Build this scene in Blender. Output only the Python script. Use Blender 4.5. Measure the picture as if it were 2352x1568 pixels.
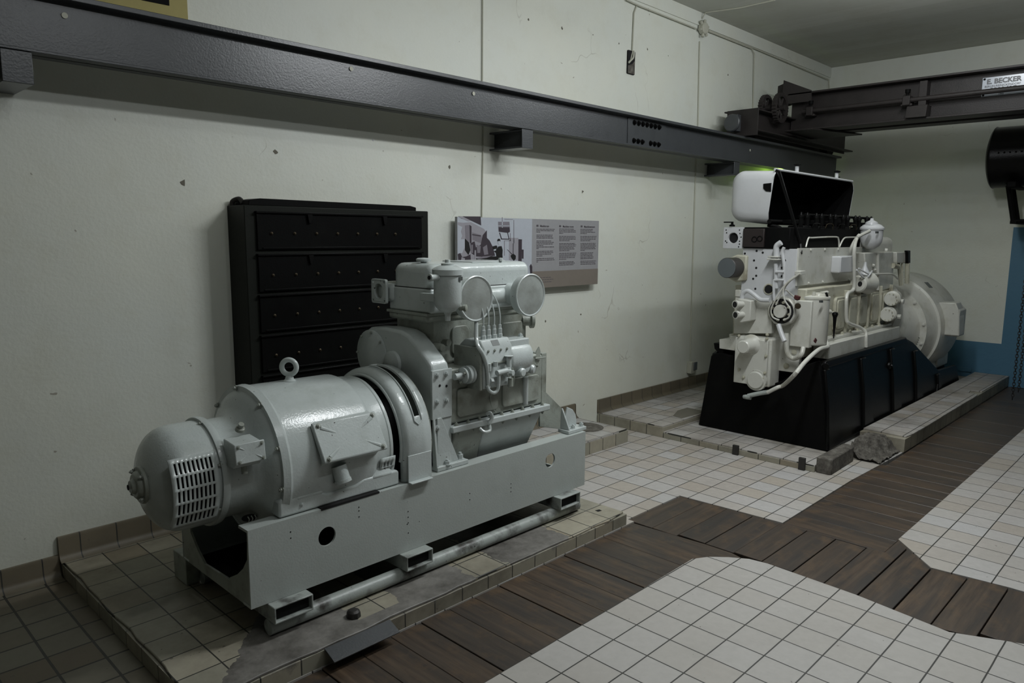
import bpy, bmesh, math, random
from mathutils import Vector, Matrix, noise
from mathutils.geometry import tessellate_polygon

for o in list(bpy.data.objects): bpy.data.objects.remove(o)
scene = bpy.context.scene
col = scene.collection

# ---------------------------------------------------------------- camera
YAW, PITCH, ROLL, FPX, CAM_H = 0.771065, 0.144774, 0.008031, 1695.416, 1.5
cam_d = bpy.data.cameras.new('camera'); cam = bpy.data.objects.new('camera', cam_d); col.objects.link(cam)
cam_d.sensor_width = 36.0; cam_d.lens = FPX / 2352 * 36.0; cam_d.clip_start = 0.05; cam_d.clip_end = 60
fw = Vector((math.cos(PITCH)*math.cos(YAW), math.cos(PITCH)*math.sin(YAW), -math.sin(PITCH)))
rt = fw.cross(Vector((0, 0, 1))).normalized(); up = rt.cross(fw)
r2 = rt*math.cos(ROLL) + up*math.sin(ROLL); u2 = -rt*math.sin(ROLL) + up*math.cos(ROLL)
M = Matrix((r2, u2, -fw)).transposed().to_4x4(); M.translation = Vector((0, 0, CAM_H))
cam.matrix_world = M
scene.camera = cam

# ---------------------------------------------------------------- world, lights, exposure
w = bpy.data.worlds.new('world'); scene.world = w; w.use_nodes = True
w.node_tree.nodes['Background'].inputs[0].default_value = (0.5, 0.55, 0.5, 1)
w.node_tree.nodes['Background'].inputs[1].default_value = 0.02
scene.view_settings.view_transform = 'Standard'; scene.view_settings.look = 'None'
scene.view_settings.exposure = -0.13; scene.view_settings.gamma = 1.0
scene.view_settings.use_curve_mapping = False
def area(name, x, y, z, sx, sy, power, colr, aim=None):
    d = bpy.data.lights.new(name, 'AREA'); d.shape = 'RECTANGLE'; d.size = sx; d.size_y = sy
    d.energy = power; d.color = colr
    o = bpy.data.objects.new(name, d); col.objects.link(o); o.location = (x, y, z)
    if aim: o.rotation_euler = (Vector(aim) - Vector((x, y, z))).to_track_quat('-Z', 'Y').to_euler()
    return o
def tube_lamp(x, y, z, power, colr, n=3, L=1.0):
    """a bare fluorescent tube along the room, as a row of small round lamps"""
    for k in range(n):
        d = bpy.data.lights.new('fluorescent_tube', 'POINT'); d.energy = power/n; d.color = colr; d.shadow_soft_size = 0.035
        o = bpy.data.objects.new('fluorescent_tube', d); col.objects.link(o)
        o.location = (x + (L*(k-(n-1)/2)/max(1, n-1) if n > 1 else 0), y, z)
COOL = (0.94, 0.975, 1.0)
tube_lamp(3.4, 1.35, 2.97, 42, COOL, 4, 1.1)
tube_lamp(6.8, 0.45, 3.0, 13, COOL, 3, 0.9)
area('fluorescent_tray', 3.4, 1.35, 3.0, 1.2, 0.14, 46, COOL)
tube_lamp(1.5, 0.45, 3.0, 32, COOL, 3, 0.9)
tube_lamp(5.4, 1.65, 3.12, 47, COOL, 4, 1.1)

d = bpy.data.lights.new('green_glow_lamp', 'POINT'); d.energy = 0.9; d.color = (0.55, 1.0, 0.12); d.shadow_soft_size = 0.02  # bare unseen lamp added behind the open cover for the green glow
o = bpy.data.objects.new('green_glow_lamp', d); col.objects.link(o); o.location = (7.3898, 3.4000, 2.1118)
# ---------------------------------------------------------------- material helpers
def nodes_of(name):
    m = bpy.data.materials.new(name); m.use_nodes = True
    nt = m.node_tree; b = nt.nodes['Principled BSDF']
    return m, nt, b
def N(nt, typ, **kw):
    n = nt.nodes.new(typ)
    for k, v in kw.items(): setattr(n, k, v)
    return n
def mixc(nt, fac, a, b, blend='MIX'):
    n = N(nt, 'ShaderNodeMix', data_type='RGBA', blend_type=blend)
    for s, v in ((0, fac), (6, a), (7, b)):
        if isinstance(v, (int, float)): n.inputs[s].default_value = v
        elif isinstance(v, tuple): n.inputs[s].default_value = (*v[:3], 1)
        else: nt.links.new(v, n.inputs[s])
    return n.outputs[2]
def mth(nt, op, a, b=None, c=None):
    n = N(nt, 'ShaderNodeMath', operation=op)
    for i, v in enumerate((a, b, c)):
        if v is None: continue
        if isinstance(v, (int, float)): n.inputs[i].default_value = v
        else: nt.links.new(v, n.inputs[i])
    return n.outputs[0]
def ramp(nt, fac, stops):
    n = N(nt, 'ShaderNodeValToRGB'); cr = n.color_ramp
    while len(cr.elements) < len(stops): cr.elements.new(0.5)
    for e, (p, c) in zip(cr.elements, stops):
        e.position = p; e.color = (*c, 1) if isinstance(c, tuple) else (c, c, c, 1)
    nt.links.new(fac, n.inputs[0]); return n.outputs[0]
def noise_n(nt, vec, scale, detail=4, rough=0.55):
    n = N(nt, 'ShaderNodeTexNoise'); n.inputs['Scale'].default_value = scale
    n.inputs['Detail'].default_value = detail; n.inputs['Roughness'].default_value = rough
    if vec is not None: nt.links.new(vec, n.inputs['Vector'])
    return n.outputs[0]
def bump(nt, b, h, strength, dist=0.002):
    n = N(nt, 'ShaderNodeBump'); n.inputs['Strength'].default_value = strength; n.inputs['Distance'].default_value = dist
    nt.links.new(h, n.inputs['Height']); nt.links.new(n.outputs[0], b.inputs['Normal'])
def paint(name, base, rough=0.35, dirt=(0.10, 0.10, 0.07), dirt_amt=0.35, chip=None, orange=0.25, spec=0.5, metal=0.0):
    m, nt, b = nodes_of(name)
    geo = N(nt, 'ShaderNodeTexCoord').outputs['Object']
    n1 = noise_n(nt, geo, 9, 5); n2 = noise_n(nt, geo, 45, 4)
    f = ramp(nt, n1, [(0.50, 0.0), (0.78, 1.0)])
    f = mth(nt, 'MULTIPLY', f, dirt_amt)
    c = mixc(nt, f, base, dirt)
    c = mixc(nt, mth(nt, 'MULTIPLY', n2, 0.16), c, tuple(x*0.55 for x in base))
    if chip:
        n3 = noise_n(nt, geo, 60, 2); k = ramp(nt, n3, [(0.74, 0.0), (0.76, 1.0)])
        c = mixc(nt, k, c, chip)
    nt.links.new(c, b.inputs['Base Color'])
    b.inputs['Roughness'].default_value = rough; b.inputs['Specular IOR Level'].default_value = spec
    b.inputs['Metallic'].default_value = metal
    bump(nt, b, noise_n(nt, geo, 120, 3), orange, 0.0014)
    return m
def flat(name, base, rough=0.6, metal=0.0):
    m, nt, b = nodes_of(name)
    geo = N(nt, 'ShaderNodeTexCoord').outputs['Object']
    nt.links.new(mixc(nt, mth(nt, 'MULTIPLY', noise_n(nt, geo, 30, 3), 0.3), base, tuple(x*0.6 for x in base)), b.inputs['Base Color'])
    b.inputs['Roughness'].default_value = rough; b.inputs['Metallic'].default_value = metal
    return m
def tile_mat(name, axes, origin, cols, grout=(0.035, 0.035, 0.03), size=0.15, gw=0.018, patches=None, dirt=0.5, wet=0.35):
    """square tiles laid on the two given world axes; patches = function building a 0..1 mask of bare concrete"""
    m, nt, b = nodes_of(name)
    pos = N(nt, 'ShaderNodeNewGeometry').outputs['Position']
    sep = N(nt, 'ShaderNodeSeparateXYZ'); nt.links.new(pos, sep.inputs[0])
    ds, fl = [], []
    for a, o, sz in zip(axes, origin, size if isinstance(size, tuple) else (size, size)):
        v = mth(nt, 'DIVIDE', mth(nt, 'SUBTRACT', sep.outputs['XYZ'.index(a)], o), sz)
        wob = noise_n(nt, pos, 3.0, 2)
        v = mth(nt, 'ADD', v, mth(nt, 'MULTIPLY', mth(nt, 'SUBTRACT', wob, 0.5), 0.03))
        fl.append(mth(nt, 'FLOOR', v)); fr = mth(nt, 'FRACT', v)
        ds.append(mth(nt, 'MINIMUM', fr, mth(nt, 'SUBTRACT', 1.0, fr)))
    d = mth(nt, 'MINIMUM', ds[0], ds[1])
    g = mth(nt, 'LESS_THAN', d, gw)
    cmb = N(nt, 'ShaderNodeCombineXYZ'); nt.links.new(fl[0], cmb.inputs[0]); nt.links.new(fl[1], cmb.inputs[1])
    wn = N(nt, 'ShaderNodeTexWhiteNoise'); nt.links.new(cmb.outputs[0], wn.inputs['Vector'])
    c = ramp(nt, wn.outputs['Value'], [(i/(len(cols)-1), cc) for i, cc in enumerate(cols)])
    n1 = noise_n(nt, pos, 2.6, 6, 0.65); n2 = noise_n(nt, pos, 26, 5, 0.6)
    c = mixc(nt, mth(nt, 'MULTIPLY', ramp(nt, n1, [(0.45, 0.0), (0.75, 1.0)]), dirt), c, (0.10, 0.085, 0.06))
    c = mixc(nt, mth(nt, 'MULTIPLY', n2, 0.28), c, (0.16, 0.15, 0.125))
    spots = ramp(nt, noise_n(nt, pos, 38, 2), [(0.73, 0.0), (0.76, 1.0)])
    c = mixc(nt, mth(nt, 'MULTIPLY', spots, 0.6), c, (0.06, 0.05, 0.04))
    c = mixc(nt, g, c, grout)
    if patches:
        k = patches(nt, pos, sep)
        cc = mixc(nt, ramp(nt, noise_n(nt, pos, 7, 8, 0.7), [(0.3, 0.0), (0.7, 1.0)]), (0.24, 0.23, 0.21), (0.06, 0.055, 0.048))
        c = mixc(nt, k, c, cc)
    nt.links.new(c, b.inputs['Base Color'])
    b.inputs['Roughness'].default_value = wet
    nt.links.new(mth(nt, 'ADD', mth(nt, 'MULTIPLY', n2, 0.25), wet), b.inputs['Roughness'])
    h = mth(nt, 'SUBTRACT', 1.0, g)
    bump(nt, b, mth(nt, 'ADD', h, mth(nt, 'MULTIPLY', n2, 0.3)), 0.5, 0.002)
    return m

PG = (0.50, 0.545, 0.535)
M_GREY = paint('pale_grey_green_enamel', PG, 0.2, (0.22, 0.235, 0.19), 0.3, (0.05, 0.035, 0.03), 0.6)
M_SKID = paint('clean_grey_green_enamel', (0.42, 0.455, 0.435), 0.32, (0.2, 0.21, 0.18), 0.12, (0.05, 0.035, 0.03), 0.4)
M_GREYD = paint('grimy_grey_green_enamel', (0.32, 0.345, 0.305), 0.38, (0.085, 0.08, 0.05), 0.95, (0.04, 0.03, 0.025), 0.8)
M_CREAM = paint('cream_white_enamel', (0.56, 0.56, 0.51), 0.3, (0.27, 0.25, 0.16), 0.5, (0.04, 0.02, 0.015), 0.35)
M_CREAMD = paint('stained_cream_enamel', (0.46, 0.45, 0.36), 0.36, (0.14, 0.11, 0.05), 0.9, (0.05, 0.03, 0.02), 0.35)
M_WHITE = paint('clean_white_enamel', (0.54, 0.55, 0.56), 0.35, (0.4, 0.4, 0.36), 0.2, None, 0.2)
M_BLACK = paint('black_gloss_enamel', (0.0045, 0.0045, 0.0045), 0.30, (0.008, 0.009, 0.008), 0.5, None, 0.5, 0.16)
M_BLACKM = paint('matt_black_paint', (0.0035, 0.0035, 0.0035), 0.6, (0.007, 0.007, 0.006), 0.5, None, 0.3, 0.08)
M_CAB = paint('cabinet_black_paint', (0.012, 0.0135, 0.011), 0.45, (0.016, 0.018, 0.014), 0.5, None, 0.3, 0.15)
M_STEEL = paint('dark_grey_steel_paint', (0.052, 0.056, 0.060), 0.32, (0.028, 0.030, 0.032), 0.5, (0.018, 0.02, 0.02), 0.5)
M_CRANE = paint('brown_black_steel_paint', (0.026, 0.022, 0.021), 0.5, (0.010, 0.010, 0.009), 0.7, None, 0.6, 0.3)
M_IRON = paint('bare_dark_iron', (0.05, 0.048, 0.045), 0.5, (0.03, 0.022, 0.015), 0.6, None, 0.5, metal=0.6)
M_RUBBER = flat('dark_rubber_gasket', (0.012, 0.012, 0.011), 0.7)
M_HOLE = flat('dark_recess', (0.004, 0.004, 0.004), 0.9)
M_BRASS = flat('dull_brass', (0.07, 0.055, 0.035), 0.45, 0.8)
M_RED = flat('dark_red_knob', (0.07, 0.015, 0.015), 0.5)
M_PLATE = flat('grey_name_plate', (0.10, 0.11, 0.105), 0.5, 0.3)
M_CABLE = flat('painted_cable', (0.46, 0.46, 0.38), 0.6)
M_PIPE = paint('worn_painted_pipe', (0.34, 0.37, 0.35), 0.4, (0.04, 0.035, 0.03), 1.6, (0.03, 0.025, 0.02), 0.6)
M_GREYPAD = flat('slate_grey_pad', (0.10, 0.115, 0.12), 0.8)
M_PADSIDE = flat('dark_brown_rim', (0.035, 0.032, 0.030), 0.5)
M_STONE = flat('dark_stained_stone', (0.15, 0.14, 0.11), 0.85)

def screen_mat():
    m, nt, b = nodes_of('pale_wire_gauze')
    tc = N(nt, 'ShaderNodeTexCoord').outputs['Object']
    sep = N(nt, 'ShaderNodeSeparateXYZ'); nt.links.new(tc, sep.inputs[0])
    def wv(s): 
        return mth(nt, 'ABSOLUTE', mth(nt, 'SINE', mth(nt, 'MULTIPLY', s, 700.0)))
    h = mth(nt, 'MAXIMUM', wv(mth(nt, 'ADD', sep.outputs[0], sep.outputs[2])), wv(mth(nt, 'SUBTRACT', sep.outputs[0], sep.outputs[2])))
    c = mixc(nt, ramp(nt, h, [(0.6, 0.0), (0.95, 1.0)]), (0.09, 0.10, 0.09), (0.42, 0.45, 0.43))
    c = mixc(nt, mth(nt, 'MULTIPLY', ramp(nt, noise_n(nt, tc, 14, 5), [(0.4, 0.0), (0.8, 1.0)]), 0.6), c, (0.10, 0.105, 0.08))
    nt.links.new(c, b.inputs['Base Color']); b.inputs['Roughness'].default_value = 0.5
    return m
M_SCREEN = screen_mat()

def wall_mat(name, blue=False):
    m, nt, b = nodes_of(name)
    pos = N(nt, 'ShaderNodeNewGeometry').outputs['Position']
    sep = N(nt, 'ShaderNodeSeparateXYZ'); nt.links.new(pos, sep.inputs[0])
    c = mixc(nt, ramp(nt, noise_n(nt, pos, 1.1, 5), [(0.35, 0.0), (0.7, 1.0)]), (0.67, 0.68, 0.595), (0.635, 0.66, 0.61))
    c = mixc(nt, mth(nt, 'MULTIPLY', ramp(nt, noise_n(nt, pos, 4.5, 6, 0.7), [(0.5, 0.0), (0.8, 1.0)]), 0.30), c, (0.52, 0.50, 0.38))
    cr = N(nt, 'ShaderNodeTexVoronoi', feature='DISTANCE_TO_EDGE'); cr.inputs['Scale'].default_value = 0.9
    wv = N(nt, 'ShaderNodeVectorMath', operation='ADD'); nt.links.new(pos, wv.inputs[0])
    nz = N(nt, 'ShaderNodeTexNoise'); nz.inputs['Scale'].default_value = 5; nt.links.new(pos, nz.inputs['Vector'])
    sc = N(nt, 'ShaderNodeVectorMath', operation='SCALE'); nt.links.new(nz.outputs['Color'], sc.inputs[0]); sc.inputs['Scale'].default_value = 0.35
    nt.links.new(sc.outputs[0], wv.inputs[1]); nt.links.new(wv.outputs[0], cr.inputs['Vector'])
    crack = mth(nt, 'MULTIPLY', ramp(nt, cr.outputs['Distance'], [(0.0, 1.0), (0.004, 0.0)]), ramp(nt, noise_n(nt, pos, 1.7, 3), [(0.58, 0.0), (0.66, 0.6)]))
    c = mixc(nt, crack, c, (0.20, 0.17, 0.12))
    pits = ramp(nt, noise_n(nt, pos, 19, 2), [(0.765, 0.0), (0.785, 1.0)])
    c = mixc(nt, mth(nt, 'MULTIPLY', pits, 0.6), c, (0.15, 0.11, 0.07))
    if blue:
        f = mth(nt, 'MAXIMUM', mth(nt, 'LESS_THAN', sep.outputs[1], 1.62), mth(nt, 'LESS_THAN', sep.outputs[2], 0.425))
        f = mth(nt, 'MULTIPLY', f, mth(nt, 'LESS_THAN', sep.outputs[2], 1.605))
        c = mixc(nt, f, c, (0.065, 0.17, 0.26))
    nt.links.new(c, b.inputs['Base Color']); b.inputs['Roughness'].default_value = 0.5
    h = mth(nt, 'ADD', noise_n(nt, pos, 60, 5), mth(nt, 'MULTIPLY', noise_n(nt, pos, 7, 4), 3.0))
    bump(nt, b, h, 0.28, 0.004)
    return m
M_WALL = wall_mat('cream_plaster_wall'); M_WALLB = wall_mat('cream_wall_with_blue_band', True)
M_WALLD = flat('dark_unseen_wall', (0.16, 0.16, 0.14), 0.8)  # dark grey for the unseen walls, chosen to cut bounced light
def ceil_mat():
    m, nt, b = nodes_of('board_marked_concrete_ceiling')
    pos = N(nt, 'ShaderNodeNewGeometry').outputs['Position']
    sep = N(nt, 'ShaderNodeSeparateXYZ'); nt.links.new(pos, sep.inputs[0])
    fr = mth(nt, 'FRACT', mth(nt, 'DIVIDE', sep.outputs[0], 0.16))
    wn = N(nt, 'ShaderNodeTexWhiteNoise', noise_dimensions='1D'); nt.links.new(mth(nt, 'FLOOR', mth(nt, 'DIVIDE', sep.outputs[0], 0.16)), wn.inputs['W'])
    c = mixc(nt, wn.outputs['Value'], (0.44, 0.45, 0.40), (0.52, 0.53, 0.48))
    c = mixc(nt, mth(nt, 'MULTIPLY', ramp(nt, noise_n(nt, pos, 3, 6, 0.7), [(0.45, 0.0), (0.8, 1.0)]), 0.4), c, (0.33, 0.31, 0.22))
    nt.links.new(c, b.inputs['Base Color']); b.inputs['Roughness'].default_value = 0.7
    h = mth(nt, 'ADD', wn.outputs['Value'], mth(nt, 'MULTIPLY', mth(nt, 'LESS_THAN', fr, 0.06), -1.0))
    bump(nt, b, h, 0.5, 0.006)
    return m
M_CEIL = ceil_mat()
PALE = [(0.43, 0.405, 0.375), (0.47, 0.455, 0.44), (0.40, 0.36, 0.31), (0.475, 0.47, 0.465), (0.42, 0.38, 0.325)]
FORE = [(0.43, 0.41, 0.38), (0.45, 0.435, 0.415), (0.42, 0.395, 0.36)]
DULL = [(0.34, 0.32, 0.25), (0.30, 0.29, 0.23), (0.38, 0.35, 0.27), (0.28, 0.24, 0.17)]
M_FLOORF = tile_mat('even_pale_floor_tiles', 'XY', (0.0168, 0.0151), FORE, dirt=0.12)
M_FLOORD = tile_mat('dark_brown_floor_tiles', 'XY', (0.0168-0.02, 0.0151+0.005), [(0.16, 0.14, 0.10), (0.19, 0.18, 0.14), (0.15, 0.12, 0.08), (0.18, 0.17, 0.13)], dirt=0.8, gw=0.03)  # darker, browner tile colours for the left part of the floor
M_FLOOR = tile_mat('square_pale_floor_tiles', 'XY', (0.0168, 0.0151), PALE, dirt=0.15)
def p1_patch(nt, pos, sep):
    x, y = sep.outputs[0], sep.outputs[1]
    nz = mth(nt, 'MULTIPLY', mth(nt, 'SUBTRACT', noise_n(nt, pos, 16, 4), 0.5), 0.10)
    xs = mth(nt, 'ADD', x, nz)
    a = mth(nt, 'MULTIPLY', mth(nt, 'GREATER_THAN', mth(nt, 'ADD', xs, mth(nt, 'MULTIPLY', mth(nt, 'SUBTRACT', y, 2.27), -0.9)), 1.0), mth(nt, 'LESS_THAN', mth(nt, 'ADD', y, nz), 2.62))
    def band(lo, hi): return mth(nt, 'MULTIPLY', mth(nt, 'GREATER_THAN', xs, lo), mth(nt, 'LESS_THAN', xs, hi))
    t = band(1.46, 1.66)
    t = mth(nt, 'MULTIPLY', t, mth(nt, 'GREATER_THAN', y, 2.20))
    t = mth(nt, 'MAXIMUM', t, band(2.00, 2.19))
    t = mth(nt, 'MAXIMUM', t, mth(nt, 'GREATER_THAN', xs, 2.60))
    return mth(nt, 'MULTIPLY', a, mth(nt, 'SUBTRACT', 1.0, t))
M_P1TOP = tile_mat('worn_plinth_top_tiles', 'XY', (0.824, 2.292), DULL, patches=p1_patch, dirt=0.75)
M_P1TOP2 = M_P1TOP
def side_patch(nt, pos, sep):
    n1 = noise_n(nt, pos, 9, 6, 0.7)
    up_ = mth(nt, 'MULTIPLY', sep.outputs[2], 6.0)
    return ramp(nt, mth(nt, 'ADD', n1, up_), [(0.80, 0.0), (0.92, 0.8)])
M_P1SIDE = tile_mat('grimy_plinth_side_tiles', 'XZ', (1.4716, -0.04), DULL, size=(0.1473, 0.30), patches=side_patch, dirt=0.9)
M_P1SIDEY = tile_mat('dark_plinth_end_tiles', 'YZ', (3.04, -0.04), DULL, size=(0.15, 0.30), dirt=1.0)
M_P2TOP = tile_mat('pale_plinth_top_tiles', 'XY', (4.635, 2.90), PALE, dirt=0.8)
M_P2SIDE = tile_mat('plinth_front_tiles', 'YZ', (2.92, -0.04), DULL, size=(0.15, 0.30), dirt=0.7)
M_P2SIDEX = tile_mat('ledge_front_tiles', 'XZ', (5.52, -0.04), DULL, size=(0.15, 0.30), dirt=0.9)
M_BASEB = tile_mat('brown_skirting_tiles', 'XZ', (0.75, -0.1), [(0.12, 0.10, 0.065), (0.17, 0.14, 0.09), (0.10, 0.085, 0.06)], size=(0.15, 0.6), dirt=0.9)
def wood_mat():
    m, nt, b = nodes_of('dark_worn_cover_boards')
    tc = N(nt, 'ShaderNodeTexCoord').outputs['Object']; oi = N(nt, 'ShaderNodeObjectInfo')
    mp = N(nt, 'ShaderNodeMapping'); nt.links.new(tc, mp.inputs[0]); mp.inputs['Scale'].default_value = (2, 26, 26)
    off = N(nt, 'ShaderNodeVectorMath', operation='ADD'); nt.links.new(mp.outputs[0], off.inputs[0])
    k = N(nt, 'ShaderNodeCombineXYZ'); nt.links.new(mth(nt, 'MULTIPLY', oi.outputs['Random'], 40.0), k.inputs[0]); nt.links.new(k.outputs[0], off.inputs[1])
    g = noise_n(nt, off.outputs[0], 1.6, 6, 0.65)
    c = ramp(nt, g, [(0.28, (0.020, 0.015, 0.011)), (0.5, (0.072, 0.048, 0.031)), (0.75, (0.135, 0.092, 0.058))])
    c = mixc(nt, mth(nt, 'MULTIPLY', oi.outputs['Random'], 0.5), c, (0.045, 0.038, 0.032))
    c = mixc(nt, ramp(nt, noise_n(nt, off.outputs[0], 0.25, 5, 0.7), [(0.40, 0.0), (0.66, 0.85)]), c, (0.030, 0.028, 0.027))
    c = mixc(nt, ramp(nt, noise_n(nt, tc, 7, 6, 0.7), [(0.54, 0.0), (0.72, 0.6)]), c, (0.12, 0.075, 0.040))
    nt.links.new(c, b.inputs['Base Color']); b.inputs['Roughness'].default_value = 0.42
    bump(nt, b, g, 0.35, 0.002)
    return m
M_WOOD = wood_mat()
def rubble_mat():
    m, nt, b = nodes_of('broken_concrete')
    pos = N(nt, 'ShaderNodeNewGeometry').outputs['Position']
    n1 = noise_n(nt, pos, 18, 8, 0.75)
    c = ramp(nt, n1, [(0.3, (0.03, 0.027, 0.022)), (0.5, (0.11, 0.10, 0.085)), (0.75, (0.24, 0.23, 0.20))])
    nt.links.new(c, b.inputs['Base Color']); b.inputs['Roughness'].default_value = 0.9
    bump(nt, b, n1, 0.9, 0.012)
    return m
M_RUBBLE = rubble_mat()

# ---------------------------------------------------------------- mesh builder
def basis(ax):
    a = Vector(ax).normalized()
    t = Vector((0, 0, 1)) if abs(a.z) < 0.9 else Vector((1, 0, 0))
    u = a.cross(t).normalized(); v = a.cross(u).normalized()
    return a, u, v
class MB:
    def __init__(s): s.bm = bmesh.new()
    def box(s, x0, x1, y0, y1, z0, z1, f=None):
        vs = [s.bm.verts.new((x, y, z)) for x in (x0, x1) for y in (y0, y1) for z in (z0, z1)]
        for q in ((0, 1, 3, 2), (4, 6, 7, 5), (0, 4, 5, 1), (2, 3, 7, 6), (0, 2, 6, 4), (1, 5, 7, 3)):
            s.bm.faces.new([vs[i] for i in q])
        if f:
            for v in vs: v.co = f(v.co)
        return s
    def lathe(s, o, ax, prof, n=40, cap=True, a0=0.0, a1=None):
        a, u, v = basis(ax); o = Vector(o); full = a1 is None; rings = []
        cnt = n if full else n+1
        for t, r in prof:
            c = o + a*t
            if r < 1e-6: rings.append([s.bm.verts.new(c)])
            else:
                rings.append([s.bm.verts.new(c + (u*math.cos(th) + v*math.sin(th))*r)
                              for th in ((2*math.pi*i/n if full else a0+(a1-a0)*i/n) for i in range(cnt))])
        for A, B in zip(rings, rings[1:]):
            la, lb = len(A), len(B)
            for i in range(cnt if full else n):
                j = (i+1) % cnt
                if la == 1 and lb == 1: continue
                if la == 1: s.bm.faces.new((A[0], B[j], B[i]))
                elif lb == 1: s.bm.faces.new((A[i], A[j], B[0]))
                else: s.bm.faces.new((A[i], A[j], B[j], B[i]))
        if cap and full:
            if len(rings[0]) > 2: s.bm.faces.new(rings[0][::-1])
            if len(rings[-1]) > 2: s.bm.faces.new(rings[-1])
        return s
    def cyl(s, a, b, r, rb=None, n=20):
        a, b = Vector(a), Vector(b); L = (b-a).length
        return s.lathe(a, b-a, [(0, r), (L, r if rb is None else rb)], n)
    def tube(s, pts, r, n=10, smooth=True, closed=False):
        P = [Vector(p) for p in pts]
        if smooth and len(P) > 2:
            Q = []
            for i in range(len(P)-1):
                p0, p1, p2, p3 = P[max(i-1, 0)], P[i], P[i+1], P[min(i+2, len(P)-1)]
                for k in range(6):
                    t = k/6
                    Q.append(0.5*((2*p1)+(-p0+p2)*t+(2*p0-5*p1+4*p2-p3)*t*t+(-p0+3*p1-3*p2+p3)*t*t*t))
            Q.append(P[-1]); P = Q
        rings = []; u = None
        for i, p in enumerate(P):
            d = (P[min(i+1, len(P)-1)] - P[max(i-1, 0)])
            if d.length < 1e-9: d = Vector((0, 0, 1))
            d.normalize()
            if u is None: _, u, _v = basis(d)
            u = (u - d*u.dot(d)).normalized(); v = d.cross(u)
            rings.append([s.bm.verts.new(p + (u*math.cos(2*math.pi*k/n) + v*math.sin(2*math.pi*k/n))*r) for k in range(n)])
        for A, B in zip(rings, rings[1:]):
            for k in range(n): s.bm.faces.new((A[k], A[(k+1) % n], B[(k+1) % n], B[k]))
        s.bm.faces.new(rings[0][::-1]); s.bm.faces.new(rings[-1])
        return s
    def torus(s, o, ax, R, r, n=36, m=10):
        a, u, v = basis(ax); o = Vector(o); g = []
        for i in range(n):
            th = 2*math.pi*i/n; e = u*math.cos(th)+v*math.sin(th)
            g.append([s.bm.verts.new(o + e*(R+r*math.cos(2*math.pi*k/m)) + a*(r*math.sin(2*math.pi*k/m))) for k in range(m)])
        for i in range(n):
            for k in range(m):
                s.bm.faces.new((g[i][k], g[(i+1) % n][k], g[(i+1) % n][(k+1) % m], g[i][(k+1) % m]))
        return s
    def prism(s, poly, axis, a, b, holes=(), f=None):
        def P(p, t):
            if axis == 'x': return Vector((t, p[0], p[1]))
            if axis == 'y': return Vector((p[0], t, p[1]))
            return Vector((p[0], p[1], t))
        loops = [list(poly)] + [list(h) for h in holes]
        new = []
        lo = [[s.bm.verts.new(P(p, a)) for p in L] for L in loops]
        hi = [[s.bm.verts.new(P(p, b)) for p in L] for L in loops]
        for L in lo+hi: new += L
        for A, B in zip(lo, hi):
            n = len(A)
            for i in range(n): s.bm.faces.new((A[i], A[(i+1) % n], B[(i+1) % n], B[i]))
        if holes:
            tri = tessellate_polygon([[Vector((p[0], p[1], 0)) for p in L] for L in loops])
            fa = [v for L in lo for v in L]; fb = [v for L in hi for v in L]
            for t in tri:
                for F in (fa, fb):
                    try: s.bm.faces.new([F[i] for i in t])
                    except ValueError: pass
        else:
            s.bm.faces.new(lo[0][::-1]); s.bm.faces.new(hi[0])
        if f:
            for v in new: v.co = f(v.co)
        return s
    def ball(s, c, r, sc=(1, 1, 1), n=14):
        bmesh.ops.create_uvsphere(s.bm, u_segments=n, v_segments=n//2+2, radius=r, matrix=Matrix.Translation(c) @ Matrix.Diagonal((*sc, 1)))
        return s
    def hexh(s, p, ax, r=0.009, h=0.008):
        a = Vector(ax).normalized()
        s.lathe(p, a, [(0, r*1.45), (0.002, r*1.45)], 16); s.lathe(Vector(p)+a*0.002, a, [(0, r), (h, r)], 6)
        s.lathe(Vector(p)+a*(h+0.002), a, [(0, r*0.55), (h*0.5, r*0.5)], 10)
        return s
    def build(s, name, mat, parent=None, bev=0.0, label=None, ang=35, seg=2, solid=0.0, keep=False):
        bmesh.ops.recalc_face_normals(s.bm, faces=s.bm.faces)
        org = Vector((0, 0, 0))
        if parent is not None: org = Vector(parent.get('_org', (0, 0, 0)))
        elif not keep:
            xs = [v.co for v in s.bm.verts]
            org = Vector(((min(v.x for v in xs)+max(v.x for v in xs))/2, (min(v.y for v in xs)+max(v.y for v in xs))/2, min(v.z for v in xs)))
        for v in s.bm.verts: v.co -= org
        me = bpy.data.meshes.new(name); s.bm.to_mesh(me); s.bm.free()
        me.materials.append(mat)
        for p in me.polygons: p.use_smooth = True
        me.set_sharp_from_angle(angle=math.radians(ang))
        o = bpy.data.objects.new(name, me); col.objects.link(o)
        if parent is not None:
            o.parent = parent; o['_org'] = tuple(org)
        else:
            o.location = org; o['_org'] = tuple(org)
        if solid:
            md = o.modifiers.new('thickness', 'SOLIDIFY'); md.thickness = solid; md.offset = -1
        if bev:
            md = o.modifiers.new('edge', 'BEVEL'); md.width = bev; md.segments = seg; md.limit_method = 'ANGLE'; md.angle_limit = math.radians(ang)
            md.harden_normals = False
        if label: o['label'] = label
        return o
def circ(cx, cy, r, n=28, a0=0.0): return [(cx+r*math.cos(a0+2*math.pi*i/n), cy+r*math.sin(a0+2*math.pi*i/n)) for i in range(n)]
def rrect(x0, x1, y0, y1, r, n=6):
    out = []
    for cx, cy, s in ((x1-r, y1-r, 0), (x0+r, y1-r, 90), (x0+r, y0+r, 180), (x1-r, y0+r, 270)):
        for i in range(n+1):
            t = math.radians(s+90*i/n); out.append((cx+r*math.cos(t), cy+r*math.sin(t)))
    return out
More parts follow.
